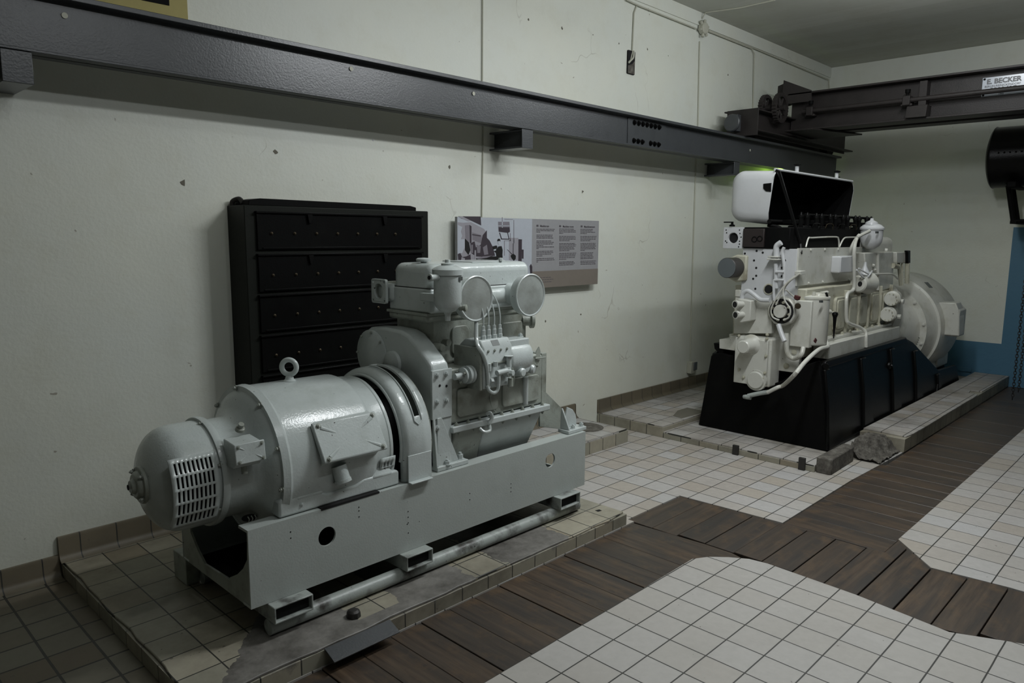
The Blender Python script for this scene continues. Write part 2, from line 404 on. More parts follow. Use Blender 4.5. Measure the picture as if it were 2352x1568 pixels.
def thing(name, label, cat, loc, group=None):
    o = bpy.data.objects.new(name, None); col.objects.link(o); o.location = loc; o['_org'] = tuple(loc)
    o.empty_display_size = 0.1
    o['label'] = label; o['category'] = cat
    if group: o['group'] = group
    return o
def tag(o, label, cat, group=None, kind=None):
    o['label'] = label; o['category'] = cat
    if group: o['group'] = group
    if kind: o['kind'] = kind
    return o
def struct(o): o['kind'] = 'structure'; return o
BOLT_MESH = {}
def bolt(parent, p, ax, mat, r=0.009, h=0.008, name='bolt'):
    """one hexagon bolt head as a part of its own; the mesh is shared"""
    key = (mat.name, r, h)
    if key not in BOLT_MESH:
        b = MB().hexh((0, 0, 0), (0, 0, 1), r, h)
        me = bpy.data.meshes.new(name); bmesh.ops.recalc_face_normals(b.bm, faces=b.bm.faces); b.bm.to_mesh(me); b.bm.free()
        me.materials.append(mat); BOLT_MESH[key] = me
    o = bpy.data.objects.new(name, BOLT_MESH[key]); col.objects.link(o); o.parent = parent
    org = Vector(parent.get('_org', (0, 0, 0)))
    q = Vector(ax).to_track_quat('Z', 'X')
    o.matrix_local = Matrix.Translation(Vector(p)-org) @ q.to_matrix().to_4x4()
    return o
def txt(s, size, origin, ux, uy, mat, name, parent, depth=0.0006, align='LEFT'):
    """flat lettering as a mesh: ux is the reading direction, uy the up direction"""
    cu = bpy.data.curves.new(name, 'FONT'); cu.body = s; cu.size = size; cu.extrude = depth/2; cu.align_x = align
    cu.resolution_u = 3; cu.offset = size*(0.045 if size > 0.04 else 0.02)
    tmp = bpy.data.objects.new(name, cu); col.objects.link(tmp)
    me = bpy.data.meshes.new_from_object(tmp.evaluated_get(bpy.context.evaluated_depsgraph_get()))
    bpy.data.objects.remove(tmp)
    ux = Vector(ux).normalized(); uy = Vector(uy).normalized(); uz = ux.cross(uy)
    Mx = Matrix((ux, uy, uz)).transposed().to_4x4(); Mx.translation = Vector(origin) - Vector(parent.get('_org', (0, 0, 0)))
    me.transform(Mx); me.materials.clear(); me.materials.append(mat)
    o = bpy.data.objects.new(name, me); col.objects.link(o); o.parent = parent
    o['_org'] = tuple(parent.get('_org', (0, 0, 0)))
    return o

# ================================================================ ROOM
WY, EX, CZ = 3.55, 8.857, 3.41
XB, YB = -3.2, -4.6
struct(MB().box(XB, EX+0.2, WY, WY+0.2, -0.1, CZ).build('wall_left', M_WALL, keep=True))
struct(MB().box(EX, EX+0.2, YB, WY, -0.1, CZ).build('wall_end', M_WALLB, keep=True))
struct(MB().box(XB-0.2, XB, YB, WY, -0.1, CZ).build('wall_back', M_WALLD, keep=True))
struct(MB().box(XB-0.2, EX+0.2, YB-0.2, YB, -0.1, CZ).build('wall_right', M_WALLD, keep=True))
struct(MB().box(XB-0.2, EX+0.2, YB-0.2, WY+0.2, CZ, CZ+0.2).build('ceiling', M_CEIL, keep=True))
# the floor: one slab of tiles with trenches left open for the wooden covers
f = MB()
f.prism([(XB, YB), (3.20, YB), (3.182, 0.41), (3.14, 0.50), (3.076, 0.634), (3.13, 1.0), (3.15, 1.40), (3.135, 1.484), (3.085, 1.56), (3.02, 1.63), (2.945, 1.672), (2.5, 1.668), (1.587, 1.665), (0.9, 1.665), (XB, 1.665)][::-1], 'z', -0.05, 0)
struct(f.build('floor', M_FLOORF, keep=True)); f = MB()
f.prism([(3.66, YB), (3.674, 0.552), (3.645, 0.849), (3.884, 1.060), (EX, 1.056), (EX, YB)][::-1], 'z', -0.05, 0)
f.box(0.9, 3.13, 2.13, WY, -0.05, 0)
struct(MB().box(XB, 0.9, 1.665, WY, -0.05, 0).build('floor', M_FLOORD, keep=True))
f.prism([(3.13, 2.17), (3.645, 2.17), (3.675, 1.565), (4.635, 1.565), (5.50, 1.53), (EX, 1.53), (EX, WY), (3.13, WY)], 'z', -0.05, 0)
floor = struct(f.build('floor', M_FLOOR, keep=True))
struct(MB().box(XB, EX, YB, WY, -0.12, -0.05).build('floor', flat('trench_bottom', (0.03, 0.028, 0.025), 0.9), keep=True))
# skirting
sk = MB()
def skirt(x0, x1, zb, zt):
    pf = [(WY+0.01, zt+0.012), (WY-0.012, zt+0.012), (WY-0.016, zt), (WY-0.018, zb+0.03), (WY-0.026, zb+0.012), (WY-0.045, zb), (WY+0.01, zb)]
    sk.prism(pf, 'x', x0, x1)
skirt(XB, 0.815, 0.0, 0.085); skirt(0.815, 3.10, 0.069, 0.165); skirt(3.10, 4.355, 0.098, 0.19); skirt(4.64, EX, 0.085, 0.175)
struct(sk.build('baseboard_left', M_BASEB, keep=True))
struct(MB().box(EX-0.014, EX, YB, 1.5, 0, 0.05).box(EX-0.014, EX, 1.86, WY, 0.1, 0.14).build('baseboard_end', M_WALLB, keep=True))
struct(MB().box(XB, EX, WY-0.012, WY, 3.30, CZ).build('trim_1', M_WALL, keep=True))

# ---------------------------------------------------------------- plinths
P1Z = 0.069
def jag(x0, x1, y, amp, step, seed, ax='x'):
    random.seed(seed); out = []; t = x0
    while (t < x1 if x1 > x0 else t > x1):
        out.append(t); t += step*(0.6+0.8*random.random())*(1 if x1 > x0 else -1)
    return [(a, y+amp*(random.random()-0.5)) if ax == 'x' else (y+amp*(random.random()-0.5), a) for a in out]
t = thing('tiled_plinth', 'low worn tiled plinth under the pale grey-green generator set', 'plinth', (1.94, 2.85, 0))
MB().box(0.822, 3.064, 2.132, 3.54, 0.0, 0.058).build('plinth_side', M_P1SIDE, t, 0.002)
MB().box(0.8205, 0.8235, 2.132, 3.54, 0.001, 0.060).build('end_tiles', M_P1SIDEY, t)
MB().prism([(0.826, 3.54)] + jag(3.4, 2.2, 0.828, 0.02, 0.12, 3, 'y') + [(0.84, 2.145)] + jag(0.9, 2.95, 2.136, 0.012, 0.09, 4) + [(3.058, 2.15), (3.05, 3.54)], 'z', 0.058, P1Z).build('plinth_top', M_P1TOP, t, 0.003)
MB().lathe((1.456, 2.235, P1Z-0.002), (0, 0, 1), [(0, 0.026), (0.004, 0.028), (0.022, 0.026), (0.03, 0.018), (0.033, 0)], 8).build('anchor_stub', M_IRON, t, 0.002, 'dark rusty anchor stub')
MB().prism([(2.96, 2.24), (2.985, 2.235), (2.99, 2.255), (2.962, 2.262)], 'z', P1Z-0.001, P1Z+0.0012).build('broken_spot', M_HOLE, t)
fl = MB()
fl.prism([(2.130, 0.058), (2.11, 0.050), (2.07, 0.034), (2.066, 0.040), (2.108, 0.057), (2.130, 0.065)], 'x', 1.265, 1.545)
tag(fl.build('steel_flap', M_STEEL, bev=0.001), 'bent grey steel flap sticking out from the plinth edge above the boards', 'metal flap')

t = thing('tiled_plinth', 'small tiled step with a round patch of gravel behind the pale generator set', 'plinth', (3.9, 3.29, 0))
MB().box(3.07, 4.355, 3.042, 3.54, 0, 0.086).build('plinth_side', tile_mat('step_side_tiles', 'XZ', (3.905, -0.03), DULL, size=(0.15, 0.30), dirt=0.5), t, 0.002)
MB().prism([(3.07, 3.045)] + jag(3.2, 4.3, 3.045, 0.006, 0.12, 8) + [(4.35, 3.05), (4.35, 3.54), (3.07, 3.54)], 'z', 0.086, 0.098).build('plinth_top', M_P2TOP, t, 0.002)
MB().lathe((4.165, 3.29, 0.096), (0, 0, 1), [(0, 0.135), (0.003, 0.135), (0.004, 0.1), (0.003, 0)], 40).build('gravel_patch', M_RUBBLE, t, label='round dark gravel patch')

t = thing('tiled_plinth', 'stepped tiled plinth under the cream diesel engine', 'plinth', (6.7, 2.5, 0))
MB().box(4.636, 8.85, 1.79, 2.925, 0, 0.036).build('lower_step', M_P2SIDE, t, 0.002)
MB().box(4.636, 8.85, 2.925, 3.54, 0, 0.076).build('upper_step', M_P2SIDE, t, 0.002)
MB().prism(jag(1.79, 2.90, 4.640, 0.01, 0.1, 11, 'y') + [(4.64, 2.925), (8.85, 2.925), (8.85, 1.79)], 'z', 0.036, 0.047).build('plinth_top', M_P2TOP, t, 0.002)
MB().prism([(4.642, 3.54)] + jag(3.5, 2.95, 4.640, 0.01, 0.1, 12, 'y') + [(4.64, 2.93), (4.93, 2.93), (8.85, 2.93), (8.85, 3.54)], 'z', 0.076, 0.086).build('plinth_top', M_P2TOP, t, 0.002)
MB().box(5.53, 8.85, 1.522, 1.826, 0, 0.096).build('ledge', M_P2SIDEX, t, 0.002)
MB().prism([(5.60, 1.826), (5.58, 1.53)] + jag(5.7, 7.5, 1.518, 0.005, 0.15, 13) + [(7.57, 1.525), (7.60, 1.60), (7.75, 1.62), (7.76, 1.53), (8.84, 1.52), (8.84, 1.826)], 'z', 0.096, 0.107).build('plinth_top', M_P2TOP, t, 0.002)
MB().prism([(4.95, 2.96), (5.3, 2.94), (5.3, 3.12), (5.15, 3.12), (5.05, 3.08), (4.97, 3.05)], 'z', 0.084, 0.0875).build('concrete_patch', M_STONE, t)
for y in (2.332, 1.868):
    MB().box(4.618, 4.638, y-0.021, y+0.021, 0.0, 0.068 if y > 2 else 0.082).build('steel_strap', M_IRON, t, 0.002)
# rubble between the ledge and the stone block
rb = MB(); nx, ny = 60, 24; g = []
for i in range(nx+1):
    row = []
    for j in range(ny+1):
        x = 5.11 + (5.521-5.11)*i/nx; y = 1.545 + (1.772-1.545)*j/ny
        e = min(1, max(0, (y-1.565-0.12*(1-min(1, (x-5.0)/0.5)))/0.08)); s_ = min(1, max(0, (x-5.08)/0.30))
        base = 0.012+0.092*e*(0.25+0.75*s_)
        fr_ = noise.fractal(Vector((x*22, y*22, 1.3)), 0.6, 2.1, 6)
        h = base + 0.030*fr_*(0.25+e) + 0.018*abs(noise.noise(Vector((x*60, y*60, 4))))
        h = min(h, 0.106)
        row.append(rb.bm.verts.new((x, y+0.012*noise.noise(Vector((x*20, y*20, 7))), max(0.002, h))))
    g.append(row)
for i in range(nx):
    for j in range(ny): rb.bm.faces.new((g[i][j], g[i+1][j], g[i+1][j+1], g[i][j+1]))
tag(rb.build('concrete_rubble', M_RUBBLE, ang=12), 'broken grey concrete rubble between the stone block and the tiled ledge', 'rubble', kind='stuff')
sb = MB()
sb.prism([(4.645, 1.700), (4.66, 1.69), (5.06, 1.70), (5.10, 1.74), (5.10, 1.785), (4.645, 1.785)], 'z', 0.0, 0.102)
sbo = sb.build('stone_block', M_RUBBLE, bev=0.006); tag(sbo, 'dark rough stone block at the corner of the stepped plinth', 'stone block')

# ---------------------------------------------------------------- wooden trench covers
def board(x0, x1, y0, y1, along, lab, grp, poly=None, dz=0.0):
    m_ = MB()
    cx, cy = (x0+x1)/2, (y0+y1)/2
    g_ = 0.0015
    pts = poly or [(x0+g_, y0), (x1-g_, y0), (x1-g_, y1), (x0+g_, y1)] if along == 'y' else poly or [(x0, y0+g_), (x1, y0+g_), (x1, y1-g_), (x0, y1-g_)]
    a = 0 if along == 'x' else math.pi/2
    R_ = Matrix.Rotation(-a, 3, 'Z')
    m_.prism(pts, 'z', -0.03, -0.004+dz)
    for v in m_.bm.verts:
        v.co = R_ @ (v.co - Vector((cx, cy, 0)))
    bmesh.ops.recalc_face_normals(m_.bm, faces=m_.bm.faces)
    me = bpy.data.meshes.new('trench_cover_board'); m_.bm.to_mesh(me); m_.bm.free(); me.materials.append(M_WOOD)
    o = bpy.data.objects.new('trench_cover_board', me); col.objects.link(o)
    o.location = (cx, cy, 0); o.rotation_euler = (0, 0, a)
    md = o.modifiers.new('edge', 'BEVEL'); md.width = 0.0015; md.segments = 1
    tag(o, lab, 'floor board', grp)
ORD = ['nearest', 'second', 'third', 'fourth', 'fifth', 'sixth', 'seventh', 'eighth', 'ninth', 'tenth', 'eleventh', 'twelfth', 'thirteenth', 'fourteenth', 'fifteenth']
xs = [3.13, 2.856, 2.701, 2.552, 2.411, 2.265, 2.12, 1.974, 1.835, 1.69, 1.545, 1.40, 1.25, 1.10, 0.95]
for i in range(len(xs)-1):
    y1 = 2.128; p = None
    if i == 0: p = [(2.859, 1.672), (2.945, 1.674), (3.02, 1.632), (3.085, 1.562), (3.125, 1.50), (3.15, 1.58), (3.15, 1.72), (3.12, 2.128), (2.859, 2.128)]
    nm = 'first' if i == 0 else ORD[i]
    board(xs[i+1], xs[i], 1.667, y1, 'y', 'dark cover board in front of the low plinth, %s counted from its right end' % nm, 'cover boards along the low plinth', p, 0.0015*((i*7) % 3-1))
ys = [2.168, 2.02, 1.875, 1.725]
for i in range(3):
    x0 = 3.135 if i < 2 else 3.155
    board(x0, 3.66, ys[i+1], ys[i], 'x', 'greyish cover board in the notch of the tiled floor, %s from the inner tile corner' % ('first', 'second', 'third')[i], 'cover boards of the short middle run', None, 0.001*(i-1))
ys = [1.725, 1.573, 1.433, 1.288, 1.140, 0.995, 0.848, 0.703, 0.550, 0.40, 0.25, 0.10, -0.05]
for i in range(len(ys)-1):
    x0, x1 = 3.16, 3.672
    if i >= 4: x0, x1 = 3.135, 3.70
    p = None
    if i == 0: x0, x1 = 3.158, 3.668
    if i == 3: p = [(3.14, ys[4]+.003), (3.80, ys[4]+.003), (3.89, ys[4]+.003+0.0), (3.89, 1.065), (3.672, 1.15), (3.672, ys[3]-.003), (3.155, ys[3]-.003)]
    if i == 3: p = [(3.135, ys[4]+.003), (3.672, ys[4]+.003), (3.672, ys[3]-.003), (3.155, ys[3]-.003)]
    if i == 4: p = [(3.135, ys[5]+.003), (3.805, ys[5]+.003), (3.88, 1.054), (3.88, 1.057), (3.676, 1.058), (3.672, ys[4]-.003), (3.135, ys[4]-.003)]
    if i == 5: p = [(3.105, ys[6]+.003), (3.648, ys[6]+.003), (3.80, ys[5]-.003), (3.13, ys[5]-.003)]
    if i == 6: p = [(3.085, ys[7]+.003), (3.66, ys[7]+.003), (3.645, ys[6]-.003), (3.105, ys[6]-.003)]
    if i == 7: p = [(3.115, ys[8]+.003), (3.672, ys[8]+.003), (3.66, ys[7]-.003), (3.08, ys[7]-.003)]
    if i >= 8: x0, x1 = 3.185, 3.668
    board(min(3.16, x0), x1, ys[i+1], ys[i], 'x', 'dark cover board crossing between the two pale tile fields, %s counted towards the camera' % ('first' if i == 0 else ORD[i]), 'cover boards of the crossing run', p, 0.0015*((i*5) % 3-1))
xc = [3.678, 3.86, 4.02, 4.20, 4.355, 4.51, 4.67, 4.83, 4.99, 5.15, 5.31, 5.47, 5.63, 5.95, 6.27, 6.6, 7.0, 7.5, 8.0, 8.5, EX]
for i in range(len(xc)-1):
    y0, y1 = 1.060, 1.562 if xc[i+1] < 5.2 else 1.520
    board(xc[i], xc[i+1], y0, y1, 'y', 'brown cover board in the run beside the black engine base, number %d from the crossing' % (i+1), 'cover boards beside the engine base', None, 0.001*((i*3) % 3-1))

# ================================================================ WALL FITTINGS
# runway beam
t = thing('runway_beam', 'long dark grey steel crane beam running along the cream wall', 'steel beam', (4, 3.31, 2.15))
BX0, BX1 = -2.0, 8.5792
Zb, Zt = 2.148, 2.378
MB().box(BX0, BX1, 3.305, 3.317, Zb, Zt).build('web', M_STEEL, t, 0.001)
MB().box(BX0, BX1, 3.25, 3.372, Zb, Zb+0.011).build('lower_flange', M_STEEL, t, 0.002)
MB().box(BX0, BX1, 3.25, 3.372, Zt-0.020, Zt).build('upper_flange', M_STEEL, t, 0.002)
sp = MB().box(4.60, 5.10, 3.297, 3.306, Zb+0.011, Zt-0.022).build('splice_plate', M_STEEL, t, 0.001)
for i, x in enumerate((4.645, 4.70, 4.755, 4.81, 4.865, 4.92, 4.975)):
    x += 0.03
    bolt(sp, (x, 3.297, Zt-0.055), (0, -1, 0), M_BLACKM, 0.014, 0.012, 'rivet')
    if i != 3: bolt(sp, (x, 3.297, Zb+0.045), (0, -1, 0), M_BLACKM, 0.014, 0.012, 'rivet')
for px_ in ((0.9309, 3.3050, 2.3115), (2.2161, 3.3050, 2.3190), (3.0581, 3.3050, 2.3119), (6.5205, 3.3050, 2.2780)):
    MB().lathe((px_[0], 3.302, px_[2]), (0, -1, 0), [(0, 0.011), (0.002, 0.011)], 16).build('rivet_hole', M_CABLE, t)
for x, lab in ((3.427, 'short dark steel bracket carrying the beam above the information board'), (6.151, 'short dark steel bracket under the beam next to the engine cover'), (0.70, 'short dark steel bracket under the beam near the left picture edge')):
    b_ = MB().box(x, x+0.1, 3.262, 3.56, 2.136, 2.147).box(x, x+0.1, 3.262, 3.56, 2.032, 2.043).box(x+0.046, x+0.054, 3.262, 3.56, 2.04, 2.14).box(x, x+0.1, 3.256, 3.262, 2.032, 2.147)
    tag(b_.build('beam_bracket', M_STEEL, bev=0.002), lab, 'bracket', 'beam brackets')

# cabinet
t = thing('battery_cabinet', 'large black wall cabinet with five rows of flap doors', 'cabinet', (2.21, 3.46, 0.45))
CX0, CX1, CY, CB, CT = 1.65, 2.765, 3.372, 0.45, 1.625
MB().box(CX0, CX1, CY, 3.552, CB, CT).build('body', M_CAB, t, 0.004)
MB().prism([(1.685, CT), (1.69, CT+0.025), (1.75, CT+0.035), (2.66, CT+0.028), (2.70, CT+0.02), (2.70, CT)], 'y', 3.40, 3.54).build('top_ledge', M_BLACKM, t, 0.003)
for zz, i in zip((1.598, 1.395, 1.197, 0.999, 0.80), range(5)):
    d = MB().box(CX0+0.055, CX1-0.055, CY-0.012, CY+0.002, zz-0.185, zz-0.012).build('flap_door', M_BLACK, t, 0.003)
    MB().box(CX0+0.05, CX1-0.05, CY-0.022, CY+0.002, zz-0.010, zz+0.0).build('drip_rail', M_BLACK, d, 0.002)
    MB().box(CX0+0.08, CX1-0.08, CY-0.0165, CY-0.010, zz-0.180, zz-0.172).build('door_bead', M_BLACK, d, 0.001)
    for k in range(7):
        x = 1.778+0.1235*k
        if x < CX1-0.07:
            MB().lathe((x, CY-0.012, zz-0.105), (0, -1, 0), [(0, 0.007), (0.003, 0.008), (0.006, 0.004), (0.009, 0.004), (0.010, 0)], 10).build('knob', M_BRASS, d)
    for x in (1.97, 2.43):
        if i < 2: MB().prism([(x, zz-0.01), (x+0.03, zz-0.01), (x+0.02, zz-0.055), (x+0.008, zz-0.055)], 'y', CY-0.024, CY-0.012).build('hinge', M_BLACKM, d, 0.002)
MB().tube([(1.668, 3.53, CT-0.01), (1.668, 3.525, CT+0.02), (1.690, 3.50, CT+0.032), (1.695, 3.47, CT+0.01)], 0.012).build('lifting_hook', M_IRON, t)
MB().box(CX1, CX1+0.012, 3.40, 3.47, 1.40, 1.46).build('side_hinge', M_BLACKM, t, 0.002)

# information board
BY = 3.488
M_BOARD = flat('board_light_grey_print', (0.30, 0.30, 0.31), 0.5); M_BROWN = flat('board_brown_band', (0.20, 0.175, 0.15), 0.5)
M_PHOTO = flat('photo_pale_print', (0.44, 0.47, 0.52), 0.45); M_INK = flat('printed_dark_ink', (0.09, 0.08, 0.09), 0.6)
M_PH1 = flat('photo_mid_violet_grey', (0.20, 0.185, 0.21), 0.5); M_PH2 = flat('photo_dark_violet_grey', (0.045, 0.035, 0.045), 0.5); M_PH3 = flat('photo_black', (0.008, 0.008, 0.008), 0.5); M_PH4 = flat('photo_soft_grey', (0.31, 0.30, 0.33), 0.5)
t = thing('information_board', 'long printed information board with an old photograph and three text columns', 'sign', (3.8, 3.5, 1.13))
bx0, bx1, bz0, bz1 = 3.0916, 4.5274, 1.1237, 1.6027
bxs = 3.7772
MB().box(bx0, bx1, BY, BY+0.022, bz0, bz1).build('panel', M_BOARD, t, 0.001)
for x in (bx0+0.25, bx1-0.25): MB().box(x, x+0.05, BY+0.022, WY-0.0015, bz0+0.1, bz0+0.15).box(x, x+0.05, BY+0.022, WY-0.0015, bz1-0.15, bz1-0.1).build('spacer', M_STEEL, t)
MB().box(bxs, bx1-0.001, BY-0.0012, BY, bz0+0.001, bz0+0.118).build('brown_band', M_BROWN, t)
ph = MB().box(bx0+0.001, bxs, BY-0.0012, BY, bz0+0.001, bz1-0.001).build('photo_print', M_PHOTO, t)
def pp(pts, mat, k=1, name='photo_detail'):
    MB().prism([(p[0], p[2]) for p in pts], 'y', BY-0.0012-0.0004*k, BY-0.0008).build(name, mat, ph)
pp([(3.0979, 3.4868, 1.6052), (3.2909, 3.4868, 1.6082), (3.2958, 3.4868, 1.5511), (3.2076, 3.4868, 1.5799), (3.1264, 3.4868, 1.5911)], M_PH2, 1)
pp([(3.0979, 3.4868, 1.6023), (3.1321, 3.4868, 1.6060), (3.2076, 3.4868, 1.5799), (3.1842, 3.4868, 1.5752)], M_PH4, 2)
pp([(3.0949, 3.4868, 1.5695), (3.1378, 3.4868, 1.5659), (3.2076, 3.4868, 1.5713), (3.3214, 3.4868, 1.5296), (3.3398, 3.4868, 1.5123), (3.3399, 3.4868, 1.4728), (3.3709, 3.4868, 1.4508), (3.3960, 3.4868, 1.4108), (3.3963, 3.4868, 1.3485), (3.2613, 3.4868, 1.3420), (3.2076, 3.4868, 1.3126), (3.0940, 3.4868, 1.3151)], M_PH4, 1)
pp([(3.0948, 3.4868, 1.5526), (3.1320, 3.4868, 1.5404), (3.1204, 3.4868, 1.5107), (3.1318, 3.4868, 1.4853), (3.1203, 3.4868, 1.4640), (3.1520, 3.4868, 1.4640), (3.1519, 3.4868, 1.4127), (3.1316, 3.4868, 1.3786), (3.0942, 3.4868, 1.3748)], M_PHOTO, 2)
pp([(3.1551, 3.4868, 1.5492), (3.1900, 3.4868, 1.5540), (3.1899, 3.4868, 1.4468), (3.1607, 3.4868, 1.4383)], M_PH1, 2)
pp([(3.1929, 3.4868, 1.5540), (3.2105, 3.4868, 1.5457), (3.2105, 3.4868, 1.4425), (3.1958, 3.4868, 1.4382)], M_PH2, 3)
pp([(3.2164, 3.4868, 1.5071), (3.2972, 3.4868, 1.4902), (3.3095, 3.4868, 1.4465), (3.2973, 3.4868, 1.4378), (3.2194, 3.4868, 1.4597)], M_PH1, 2)
pp([(3.2164, 3.4868, 1.4963), (3.2912, 3.4868, 1.4880), (3.2912, 3.4868, 1.4815), (3.2164, 3.4868, 1.4899)], M_PH2, 3)
pp([(3.1549, 3.4868, 1.4683), (3.1899, 3.4868, 1.4425), (3.2017, 3.4868, 1.3950), (3.1840, 3.4868, 1.3650), (3.1548, 3.4868, 1.3955)], M_PH3, 3)
pp([(3.2017, 3.4868, 1.4382), (3.2372, 3.4868, 1.4510), (3.2492, 3.4868, 1.4119), (3.2913, 3.4868, 1.4291), (3.3093, 3.4868, 1.4903), (3.3459, 3.4868, 1.5211), (3.3461, 3.4868, 1.4729), (3.3708, 3.4868, 1.4552), (3.4022, 3.4868, 1.4108), (3.4214, 3.4868, 1.3570), (3.3466, 3.4868, 1.3493), (3.2493, 3.4868, 1.3553), (3.2076, 3.4868, 1.3776)], M_PH2, 3)
pp([(3.2076, 3.4868, 1.4295), (3.2224, 3.4868, 1.4294), (3.2224, 3.4868, 1.3775), (3.2076, 3.4868, 1.3776)], M_PH1, 4)
pp([(3.2373, 3.4868, 1.3947), (3.2492, 3.4868, 1.3945), (3.2493, 3.4868, 1.3247), (3.2343, 3.4868, 1.3250)], M_PH4, 4)
pp([(3.2552, 3.4868, 1.4293), (3.2913, 3.4868, 1.4204), (3.2854, 3.4868, 1.3767), (3.2612, 3.4868, 1.3770)], M_PH1, 4)
pp([(3.3096, 3.4868, 1.4115), (3.3462, 3.4868, 1.4288), (3.3589, 3.4868, 1.3669), (3.3219, 3.4868, 1.3630)], M_PH1, 4)
pp([(3.2493, 3.4868, 1.3422), (3.3466, 3.4868, 1.3538), (3.4341, 3.4868, 1.3524), (3.4915, 3.4868, 1.3560), (3.4886, 3.4868, 1.3221), (3.3964, 3.4868, 1.3284), (3.3221, 3.4868, 1.3255), (3.2493, 3.4868, 1.3247)], M_PH3, 3)
pp([(3.2553, 3.4868, 1.3421), (3.3097, 3.4868, 1.3543), (3.3963, 3.4868, 1.3574), (3.3466, 3.4868, 1.3449), (3.2734, 3.4868, 1.3374)], M_PH1, 4)
pp([(3.3959, 3.4868, 1.4175), (3.4336, 3.4868, 1.4240), (3.4431, 3.4868, 1.4127), (3.4338, 3.4868, 1.3972), (3.4526, 3.4868, 1.4171), (3.4813, 3.4868, 1.4192), (3.4912, 3.4868, 1.3921), (3.4883, 3.4868, 1.3515), (3.4341, 3.4868, 1.3479), (3.4276, 3.4868, 1.3749), (3.4023, 3.4868, 1.3930)], M_PH3, 4)
pp([(3.4447, 3.4868, 1.4552), (3.4619, 3.4868, 1.4574), (3.4664, 3.4868, 1.4462), (3.4557, 3.4868, 1.4283), (3.4461, 3.4868, 1.4373)], M_PHOTO, 5)
pp([(3.4397, 3.4868, 1.4552), (3.4472, 3.4868, 1.4663), (3.4599, 3.4868, 1.4677), (3.4682, 3.4868, 1.4596), (3.4683, 3.4868, 1.4484), (3.4619, 3.4868, 1.4543), (3.4460, 3.4868, 1.4507)], M_PH3, 6)
pp([(3.4054, 3.4868, 1.3974), (3.4306, 3.4868, 1.4017), (3.4275, 3.4868, 1.3905), (3.4086, 3.4868, 1.3885)], M_PHOTO, 5)
pp([(3.4483, 3.4868, 1.5776), (3.5541, 3.4868, 1.5794), (3.5613, 3.4868, 1.5140), (3.5418, 3.4868, 1.5048), (3.4519, 3.4868, 1.5132)], M_PH1, 2)
pp([(3.4517, 3.4868, 1.5421), (3.5545, 3.4868, 1.5433), (3.5580, 3.4868, 1.5140), (3.5418, 3.4868, 1.5071), (3.4551, 3.4868, 1.5132)], M_PH2, 3)
pp([(3.4484, 3.4868, 1.5532), (3.5543, 3.4868, 1.5546), (3.5544, 3.4868, 1.5501), (3.4485, 3.4868, 1.5487)], M_PHOTO, 4)
pp([(3.4819, 3.4868, 1.5781), (3.4908, 3.4868, 1.5783), (3.4912, 3.4868, 1.5403), (3.4822, 3.4868, 1.5402)], M_PHOTO, 4)
pp([(3.4842, 3.4868, 1.6080), (3.4893, 3.4868, 1.6081), (3.4896, 3.4868, 1.5778), (3.4845, 3.4868, 1.5777)], M_PH1, 2)
pp([(3.4583, 3.4868, 1.5065), (3.4659, 3.4868, 1.5079), (3.4841, 3.4868, 1.4664), (3.4765, 3.4868, 1.4641)], M_PH2, 3)
pp([(3.5340, 3.4868, 1.5070), (3.5405, 3.4868, 1.5084), (3.5539, 3.4868, 1.4687), (3.5474, 3.4868, 1.4664)], M_PH2, 3)
pp([(3.4764, 3.4868, 1.4686), (3.5540, 3.4868, 1.4678), (3.5540, 3.4868, 1.4619), (3.4765, 3.4868, 1.4628)], M_PH2, 3)
pp([(3.5073, 3.4868, 1.5964), (3.5866, 3.4868, 1.5966), (3.5866, 3.4868, 1.5935), (3.5074, 3.4868, 1.5933)], M_PH1, 2)
pp([(3.5932, 3.4868, 1.5913), (3.5985, 3.4868, 1.5914), (3.6004, 3.4868, 1.4368), (3.5951, 3.4868, 1.4368)], M_PH1, 2)
pp([(3.5614, 3.4868, 1.5049), (3.5660, 3.4868, 1.5050), (3.5666, 3.4868, 1.4528), (3.5100, 3.4868, 1.4529), (3.5109, 3.4868, 1.3557), (3.5057, 3.4868, 1.3558), (3.5048, 3.4868, 1.4551), (3.5619, 3.4868, 1.4560)], M_PH1, 2)
pp([(3.5519, 3.4868, 1.4732), (3.6412, 3.4868, 1.4734), (3.6432, 3.4868, 1.3236), (3.5535, 3.4868, 1.3253)], M_PH4, 2)
pp([(3.6427, 3.4868, 1.4642), (3.6763, 3.4868, 1.4633), (3.6758, 3.4868, 1.3090), (3.6420, 3.4868, 1.3144)], M_PH2, 3)
pp([(3.6773, 3.4868, 1.3949), (3.6943, 3.4868, 1.3938), (3.6939, 3.4868, 1.3319), (3.6782, 3.4868, 1.3336)], M_PH2, 3)
pp([(3.5332, 3.4868, 1.3971), (3.5397, 3.4868, 1.3952), (3.5860, 3.4868, 1.3637), (3.5794, 3.4868, 1.3601)], M_PH2, 3)
pp([(3.5663, 3.4868, 1.3548), (3.5926, 3.4868, 1.3682), (3.6173, 3.4868, 1.3540), (3.6163, 3.4868, 1.3333), (3.5998, 3.4868, 1.3198), (3.5764, 3.4868, 1.3364)], M_PH3, 4)
pp([(3.5885, 3.4868, 1.4368), (3.5951, 3.4868, 1.4368), (3.5946, 3.4868, 1.3636), (3.5880, 3.4868, 1.3637)], M_PH2, 3)
pp([(3.7567, 3.4868, 1.2813), (3.7704, 3.4868, 1.2952), (3.7826, 3.4868, 1.2760), (3.7836, 3.4868, 1.2191), (3.7647, 3.4868, 1.2197)], M_PH2, 3)
